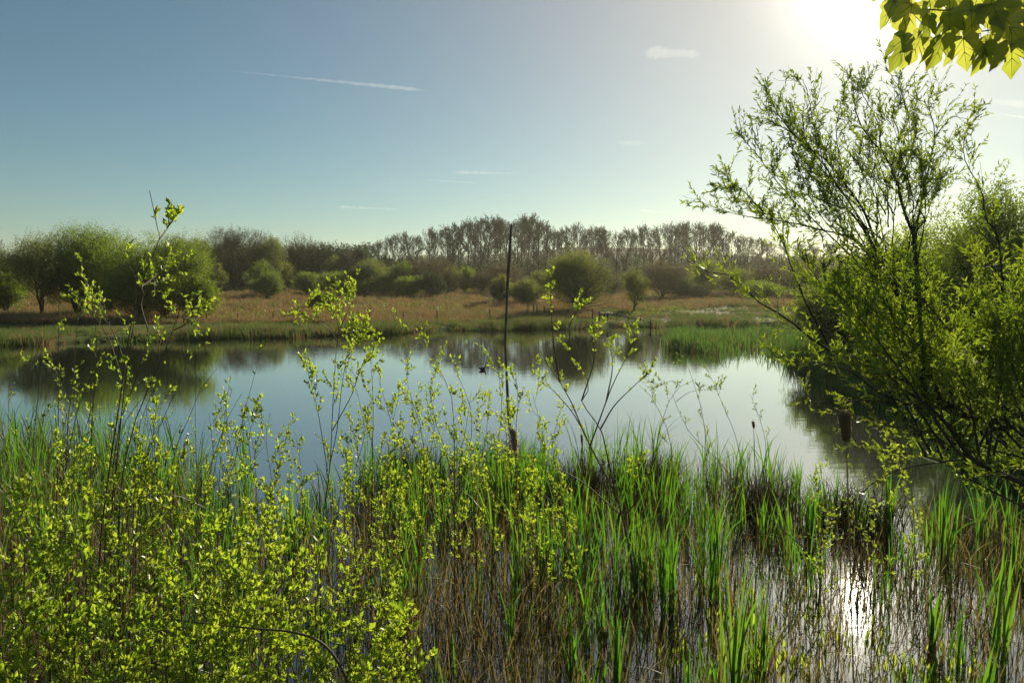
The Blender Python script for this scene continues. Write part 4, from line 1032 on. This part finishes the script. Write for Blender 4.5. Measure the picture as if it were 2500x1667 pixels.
# ------------------------------------------------------------------ the leaning willow on the right
rng = np.random.default_rng(71)
base_w = np.array([5.9, 6.3, float(ground_z(5.9, 6.3))]); base_w[2] = max(base_w[2], 0)
t = thing('willow_tree', base_w, 'large leaning willow with spreading dark limbs over the right side of the pond', 'tree')
limbs = [  # (points in photo px, distance at base, distance at tip, base radius, tip radius, foliage 0-1)
    ([(2620, 1270), (2500, 1183), (2376, 1119), (2329, 1064), (2274, 1000), (2200, 950), (2150, 905)], 6.2, 5.7, .034, .010, .7),
    ([(2640, 1230), (2500, 1047), (2423, 1039), (2316, 982), (2228, 932), (2109, 882), (2021, 840), (1964, 806), (1918, 764), (1868, 741), (1826, 703), (1784, 664), (1738, 657), (1680, 634)], 6.4, 6.6, .036, .003, .45),
    ([(2400, 1035), (2316, 1000), (2255, 970), (2251, 900), (2251, 852), (2240, 760), (2231, 634), (2231, 589), (2197, 494), (2189, 452), (2174, 409), (2151, 367), (2109, 314), (2085, 250), (2078, 150)], 6.4, 6.9, .034, .003, .6),
    ([(2300, 985), (2250, 850), (2200, 720), (2150, 610), (2124, 540), (2094, 486), (2059, 440), (2021, 394), (1967, 352), (1933, 314), (1891, 237), (1876, 180)], 6.5, 6.9, .024, .003, .6),
    ([(2021, 394), (2000, 330), (1983, 276), (1972, 220), (1964, 160)], 6.8, 7.0, .008, .002, .7),
    ([(2250, 850), (2180, 700), (2109, 600), (2059, 566), (1983, 547), (1944, 536), (1868, 524), (1814, 517), (1761, 501), (1719, 486)], 6.5, 6.2, .016, .002, .7),
    ([(1868, 524), (1830, 480), (1800, 450), (1790, 430)], 6.2, 6.3, .006, .002, 1.0),
    ([(2021, 840), (1960, 720), (1930, 650), (1910, 600), (1883, 547), (1864, 528), (1830, 497), (1814, 455), (1780, 470)], 6.5, 6.4, .010, .002, .8),
    ([(2150, 640), (2090, 524), (2044, 501), (1967, 475), (1925, 455), (1891, 409), (1890, 385)], 6.6, 6.7, .011, .002, .7),
    ([(2423, 1039), (2450, 800), (2438, 585), (2407, 536), (2396, 471), (2362, 406), (2350, 355), (2362, 300)], 6.3, 6.8, .020, .002, .6),
    ([(2189, 452), (2208, 417), (2228, 367), (2239, 306), (2215, 240), (2197, 184), (2166, 115)], 6.8, 7.0, .011, .002, .6),
    ([(2228, 600), (2260, 450), (2281, 318), (2270, 260), (2266, 214), (2290, 190)], 6.7, 7.1, .012, .002, .6),
    ([(2281, 340), (2310, 300), (2330, 280), (2370, 290)], 6.9, 7.0, .006, .002, .9),
    ([(2151, 367), (2140, 280), (2110, 200), (2130, 175)], 6.9, 7.1, .007, .002, .7),
    ([(2059, 440), (2040, 340), (2050, 270), (2060, 215)], 6.8, 7.0, .007, .002, .7),
    ([(1967, 352), (1920, 320), (1880, 290), (1862, 275)], 6.9, 6.8, .005, .002, .9),
    ([(2174, 409), (2190, 330), (2180, 260), (2200, 200)], 6.8, 6.6, .007, .002, .7),
    ([(2316, 982), (2200, 985), (2100, 975), (2020, 985), (1960, 970)], 6.2, 6.0, .012, .002, .35),
    ([(2250, 1000), (2150, 960), (2060, 900), (1960, 880), (1900, 860)], 6.1, 5.9, .010, .002, .6),
    ([(2700, 1330), (2500, 1240), (2380, 1180), (2280, 1120), (2150, 1100), (2020, 1075)], 6.6, 6.9, .014, .002, .25),
    ([(2376, 1119), (2240, 1140), (2130, 1180), (2010, 1290)], 6.4, 6.8, .009, .002, .15),
    ([(2500, 1120), (2300, 1060), (2180, 1040), (2080, 1010)], 6.2, 6.0, .010, .002, .5),
]
for k in range(30):                                  # the denser leafy limbs of the lower crown
    tx, ty = rng.uniform(1960, 2560), rng.uniform(560, 960)
    if tx < 2180: ty = min(ty, 620 + (tx - 1960) * .9)
    sx = 2300 + rng.uniform(-40, 260); sy = 1060 + rng.uniform(-30, 60)
    limbs.append(([(sx, sy), (sx * .55 + tx * .45 + rng.normal() * 15, sy * .45 + ty * .55 + 40), (tx, ty)], 6.2 + rng.normal() * .3, 6.3 + rng.uniform(-1.1, 1.6), .013, .002, 1.0))
for k in range(20):                                  # fine upper branches fanning out between the main limbs
    a = rng.uniform(-1, 1); tx = 2080 + a * 240 + rng.normal() * 25; ty = rng.uniform(230, 440) + 90 * a * a
    sx, sy = 2180 + a * 60 + rng.normal() * 20, rng.uniform(520, 680)
    limbs.append(([(sx, sy), (sx * .5 + tx * .5 + rng.normal() * 14, sy * .5 + ty * .5 + 10), (tx, ty)], 6.5, 6.7 + rng.uniform(-.5, .5), .007, .0018, .75))
for k in range(12):
    tx, ty = rng.uniform(2230, 2560), rng.uniform(930, 1110)
    limbs.append(([(tx + 170, ty + 130), (tx + 80, ty + 55), (tx, ty)], 6.6, 6.4 + rng.uniform(-.8, 1), .008, .002, .7))
mb = MB(); tw = MB(); lv = MB()
trunk = spline([base_w - [0, 0, .3], base_w + [-.1, 0, .5], at(2640, 1290, 6.4), at(2520, 1120, 6.4)], 14)
tubes(mb, trunk, np.linspace(.11, .045, 14), 9)
for pts, Y0, Y1, r0, r1, fol in limbs:
    pts = [(x, y + max(0, 330 - y) * .2) for x, y in pts]
    k = len(pts)
    P = spline([at(x, y, Y0 + (Y1 - Y0) * i / (k - 1)) for i, (x, y) in enumerate(pts)], 24)
    P = P + np.cumsum(rng.normal(size=P.shape) * .004, 0)
    Rd = r0 + (r1 - r0) * np.linspace(0, 1, 24) ** .8
    tubes(mb, P, Rd, 7)
    ln = np.linalg.norm(np.diff(P, axis=0), axis=1).sum()
    P, Rd = P[None], Rd[None]
    k1 = max(4, int(ln * 8.5))
    t0 = .25 if fol < .99 else .3
    P1, R1 = grow(rng, P, Rd, k1, t0, 1, (20, 50), .42, .45, .09, 7, .5, lenf=lambda q: 1.2 - 1.0 * q, rmin=.0018)
    tubes(tw, P1, R1, 4)
    P2, R2 = grow(rng, P1, R1, 3, .2, .95, (20, 50), .20, .4, .1, 5, .6, rmin=.0013)
    tubes(tw, P2, R2, 3)
    for PP, RR, per in ((P1, R1, 11), (P2, R2, 8)):
        sel = rng.random(len(PP)) < (.35 + .65 * fol)
        if sel.any():
            leaves_on(rng, lv, PP[sel], RR[sel], max(2, int(per * (.45 + .55 * fol))),   .2, 1, .046, .0115, TPL_LANCE, (20, 60), .15, .002, rosette=2)
mb.build('limbs', M['bark'], t); tw.build('twigs', M['twig'], t); lv.build('foliage', M['willow_leaf'], t)

# dense bushes on the right bank behind it
G_R = 'dense willow bushes on the right bank'
for nm, lab, x, top, base, half, Y, fol, d in [
    ('bank_willow', 'dark dense bush deep behind the leaning willow', 2200, 560, 905, 165, 30, 'crown_green', 1.5),
    ('bank_willow', 'tall dense bush rising at the right edge behind the willow', 2420, 430, 960, 170, 24, 'crown_green', 1.5),
    ('bank_willow', 'lower bush at the reed island root behind the willow', 2040, 680, 880, 110, 34, 'crown_green', 1.4),
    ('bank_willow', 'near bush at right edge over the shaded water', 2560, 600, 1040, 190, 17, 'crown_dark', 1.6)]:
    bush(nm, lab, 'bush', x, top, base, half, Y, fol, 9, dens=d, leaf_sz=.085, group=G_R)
mb = MB(); n = 14000
Yi = rng.uniform(12, 36, n); X = right_shore(Yi) + rng.uniform(-1.6, 3.0, n)
hg = rng.uniform(.5, 1.5, n) * (.7 + .4 * np.sin(X * 2 + Yi))
spikes(rng, mb, np.stack([X, Yi, np.maximum(ground_z(X, Yi), -.02)], 1), np.maximum(hg, .2), rng.uniform(.02, .05, n), .25)
tag(mb.build('bank_reeds', M['island_reed']), 'green reeds along the shaded right bank under the bushes', 'reeds', kind='stuff')

# ------------------------------------------------------------------ sycamore spray in the top right corner
rng = np.random.default_rng(81)
half = [(0, 0), (.10, -.06), (.26, -.08), (.40, -.02), (.50, .08), (.46, .20), (.56, .32), (.60, .46), (.66, .60), (.70, .82), (.58, .74), (.46, .70), (.36, .58), (.22, .50), (.25, .64), (.30, .76), (.22, .88), (.14, .96), (0, 1.16)]
hs = spline([(x, y, 0) for x, y in half], 52)[:, :2]
hs[1:-1] += np.stack([np.abs(np.sin(np.arange(50) * 1.9)) * .014, np.zeros(50)], 1)
outl = [tuple(p) for p in hs] + [(-x, y) for x, y in hs[-2:0:-1]]
MT = [[0, i + 1, (i + 1) % len(outl) + 1] for i in range(len(outl))]
def curl(x, y, c): return c * abs(x) - c * 1.1 * y * y + .05 * math.sin(7 * x + 3 * y)
def maple(c): return (np.array([[0, .30, curl(0, .3, c)]] + [[x * .92, y, curl(x, y, c)] for x, y in outl]), None, MT)
t = thing('sycamore_branch', at(2560, -60, 2.9), 'sunlit sycamore branch with lobed yellow-green leaves hanging into the top right corner', 'branch')
mb = MB()
spr = [([(2620, -120), (2500, -10), (2380, 20), (2280, 25), (2200, 10)], .007), ([(2620, -60), (2520, 40), (2440, 70), (2370, 80)], .006), ([(2640, 20), (2560, 60), (2500, 90), (2450, 100)], .006), ([(2500, -60), (2400, -40), (2300, -30)], .005)]
for s_, r_ in spr: tubes(mb, poly(s_, 2.9, 14, dY=.1), np.linspace(r_, .002, 14), 6)
lf = [(2208, 84, 95, -8, 2.80), (2300, 88, 92, 5, 2.84), (2248, 86, 85, -20, 2.95), (2352, 90, 88, 14, 2.9), (2408, 100, 84, -6, 2.86), (2470, 104, 88, 8, 2.8), (2395, 96, 80, 22, 2.98),
      (2182, 0, 90, 14, 2.95), (2226, 10, 88, -12, 2.9), (2268, 38, 72, 6, 2.86), (2318, 30, 84, 16, 2.9), (2330, -10, 90, -20, 3.0), (2370, 20, 92, 10, 2.93), (2420, 10, 95, -14, 2.9),
      (2450, 40, 92, 12, 2.86), (2490, 10, 100, -5, 2.93), (2500, 50, 85, 20, 2.82), (2280, -20, 90, 4, 3.02), (2440, -30, 100, 10, 2.97), (2390, -20, 95, -10, 3.05), (2520, -30, 95, 0, 3.0), (2345, 50, 66, -30, 3.0), (2430, 66, 70, 26, 2.98), (2200, -40, 85, -8, 3.05)]
pos, dr, no, L = [], [], [], []
ll = MB()
for x, y, sz, rot, Y in lf:
    p = at(x, y, Y); a = R(rot)
    pos.append(p); dr.append([math.sin(a), rng.normal() * .45, -math.cos(a)]); no.append([rng.normal() * .55, -1, rng.normal() * .35 + .2]); L.append(sz / FPX * Y)
    pp = p + np.array([rng.normal() * .01, .02, .07]); tubes(mb, np.array([p, (p + pp) / 2 + [.006, 0, 0], pp]), np.array([.0012, .0013, .0016]), 4)
mb.build('twigs', M['twig'], t)
L = np.array(L) * .80; pos, dr, no = np.array(pos), np.array(dr), np.array(no)
def vein(pts, c):                                     # thin raised ribs, one strip per vein
    v, q = [], []
    for (x0, y0), (x1, y1) in pts:
        d = np.array([x1 - x0, y1 - y0]); d = d / np.linalg.norm(d); w = np.array([-d[1], d[0]]) * .012
        for k in range(4):
            b = len(v)
            for u, sg in ((k / 4, 1), (k / 4, -1), ((k + 1) / 4, -1), ((k + 1) / 4, 1)):
                th = sg * (1 - .7 * u); X_, Y_ = x0 + (x1 - x0) * u + w[0] * th, y0 + (y1 - y0) * u + w[1] * th
                v.append([X_, Y_, curl(X_ / .92, Y_, c) + .008])
            q.append([b, b + 1, b + 2, b + 3])
    return np.array(v), q, None
ribs = [((0, .04), (0, 1.05)), ((0, .06), (.57, .74)), ((0, .06), (-.57, .74)), ((0, .04), (.40, .12)), ((0, .04), (-.40, .12)), ((0, .5), (.20, .74)), ((0, .5), (-.20, .74)), ((.25, .38), (.48, .42)), ((-.25, .38), (-.48, .42))]
for g_, c_ in enumerate((.08, .22, .38)):
    e = slice(g_, None, 3)
    cards(ll, pos[e], dr[e], no[e], L[e], L[e] * .98, vein(ribs, c_), m=1)
    cards(ll, pos[e], dr[e], no[e], L[e], L[e] * .98, maple(c_))
ll.build('foliage', [M['maple_leaf'], M['vein']], t)

# ------------------------------------------------------------------ contrails and wisps, far above the haze
rng = np.random.default_rng(91)
m, nt, out = mat_new('ice_cloud'); M['cloud'] = m
vol = nt.nodes.new("ShaderNodeVolumePrincipled")
vol.inputs['Color'].default_value = (1, 1, 1, 1); vol.inputs['Density'].default_value = .0062; vol.inputs['Anisotropy'].default_value = .35
nt.links.new(vol.outputs[0], out.inputs['Volume'])
M['wisp'] = M['cloud'].copy(); M['wisp'].node_tree.nodes['Principled Volume'].inputs['Density'].default_value = .0016
def contrail(label, p, q, w0, w1, Y=4000, name='contrail', cat='contrail', lumps=.15, dens=1.0):
    a, b = at(*p, Y), at(*q, Y + 120)
    n = 40; s = np.linspace(0, 1, n)
    P = a + (b - a) * s[:, None] + rng.normal(size=(n, 3)) * lumps * w1 / FPX * Y * .25
    r = (w0 + (w1 - w0) * s) / FPX * Y * .5 * np.minimum(1, np.minimum(s, 1 - s) / .12 + .03) * (1 + lumps * rng.normal(size=n))
    mb = MB(); tubes(mb, P, np.maximum(r, .5), 12)
    return tag(mb.build(name, M['cloud' if name == 'contrail' and w1 < 15 else 'wisp']), label, cat, 'thin vapour trails and wisps in the sky')
contrail('long thin contrail slanting down to the right across the blue sky', (546, 172), (1046, 222), 1.5, 11)
contrail('broad white contrail running off the right edge beside the willow top', (2320, 238), (2530, 258), 3, 20)
contrail('thin short contrail below the broad one at the right edge', (2425, 277), (2530, 291), 2, 7)
contrail('faint horizontal wisp low over the left end of the alder row', (818, 505), (985, 512), 8, 4)
contrail('hair-thin contrail above the middle of the alder row', (1033, 439), (1170, 448), 3, 4)
contrail('faint soft streak just above the hair-thin contrail', (1105, 421), (1265, 424), 9, 3)
contrail('faint low streak over the right end of the alder row', (1560, 514), (1640, 520), 6, 4)
contrail('plump white cloud wisp alone high left of the sun glow', (1570, 128), (1716, 134), 26, 15, name='wispy_cloud', cat='cloud', lumps=.3)
contrail('tiny faint cloud wisp below the plump one', (1508, 349), (1570, 351), 14, 10, name='wispy_cloud', cat='cloud', lumps=.3)

# ------------------------------------------------------------------ haze: even air round everything on the ground
m, nt, out = mat_new('haze'); M['haze'] = m
vol = nt.nodes.new("ShaderNodeVolumePrincipled")
vol.inputs['Color'].default_value = (.95, .93, .72, 1); vol.inputs['Density'].default_value = .00022; vol.inputs['Anisotropy'].default_value = .5
nt.links.new(vol.outputs[0], out.inputs['Volume'])
mb = MB(); x0, x1, y0, y1, z0, z1 = -1300, 1300, -60, 1000, -6, 60
mb.add([[x0, y0, z0], [x1, y0, z0], [x1, y1, z0], [x0, y1, z0], [x0, y0, z1], [x1, y0, z1], [x1, y1, z1], [x0, y1, z1]],
       q=[[0, 3, 2, 1], [4, 5, 6, 7], [0, 1, 5, 4], [1, 2, 6, 5], [2, 3, 7, 6], [3, 0, 4, 7]])
tag(mb.build('haze', M['haze'], smooth=False), kind='stuff')
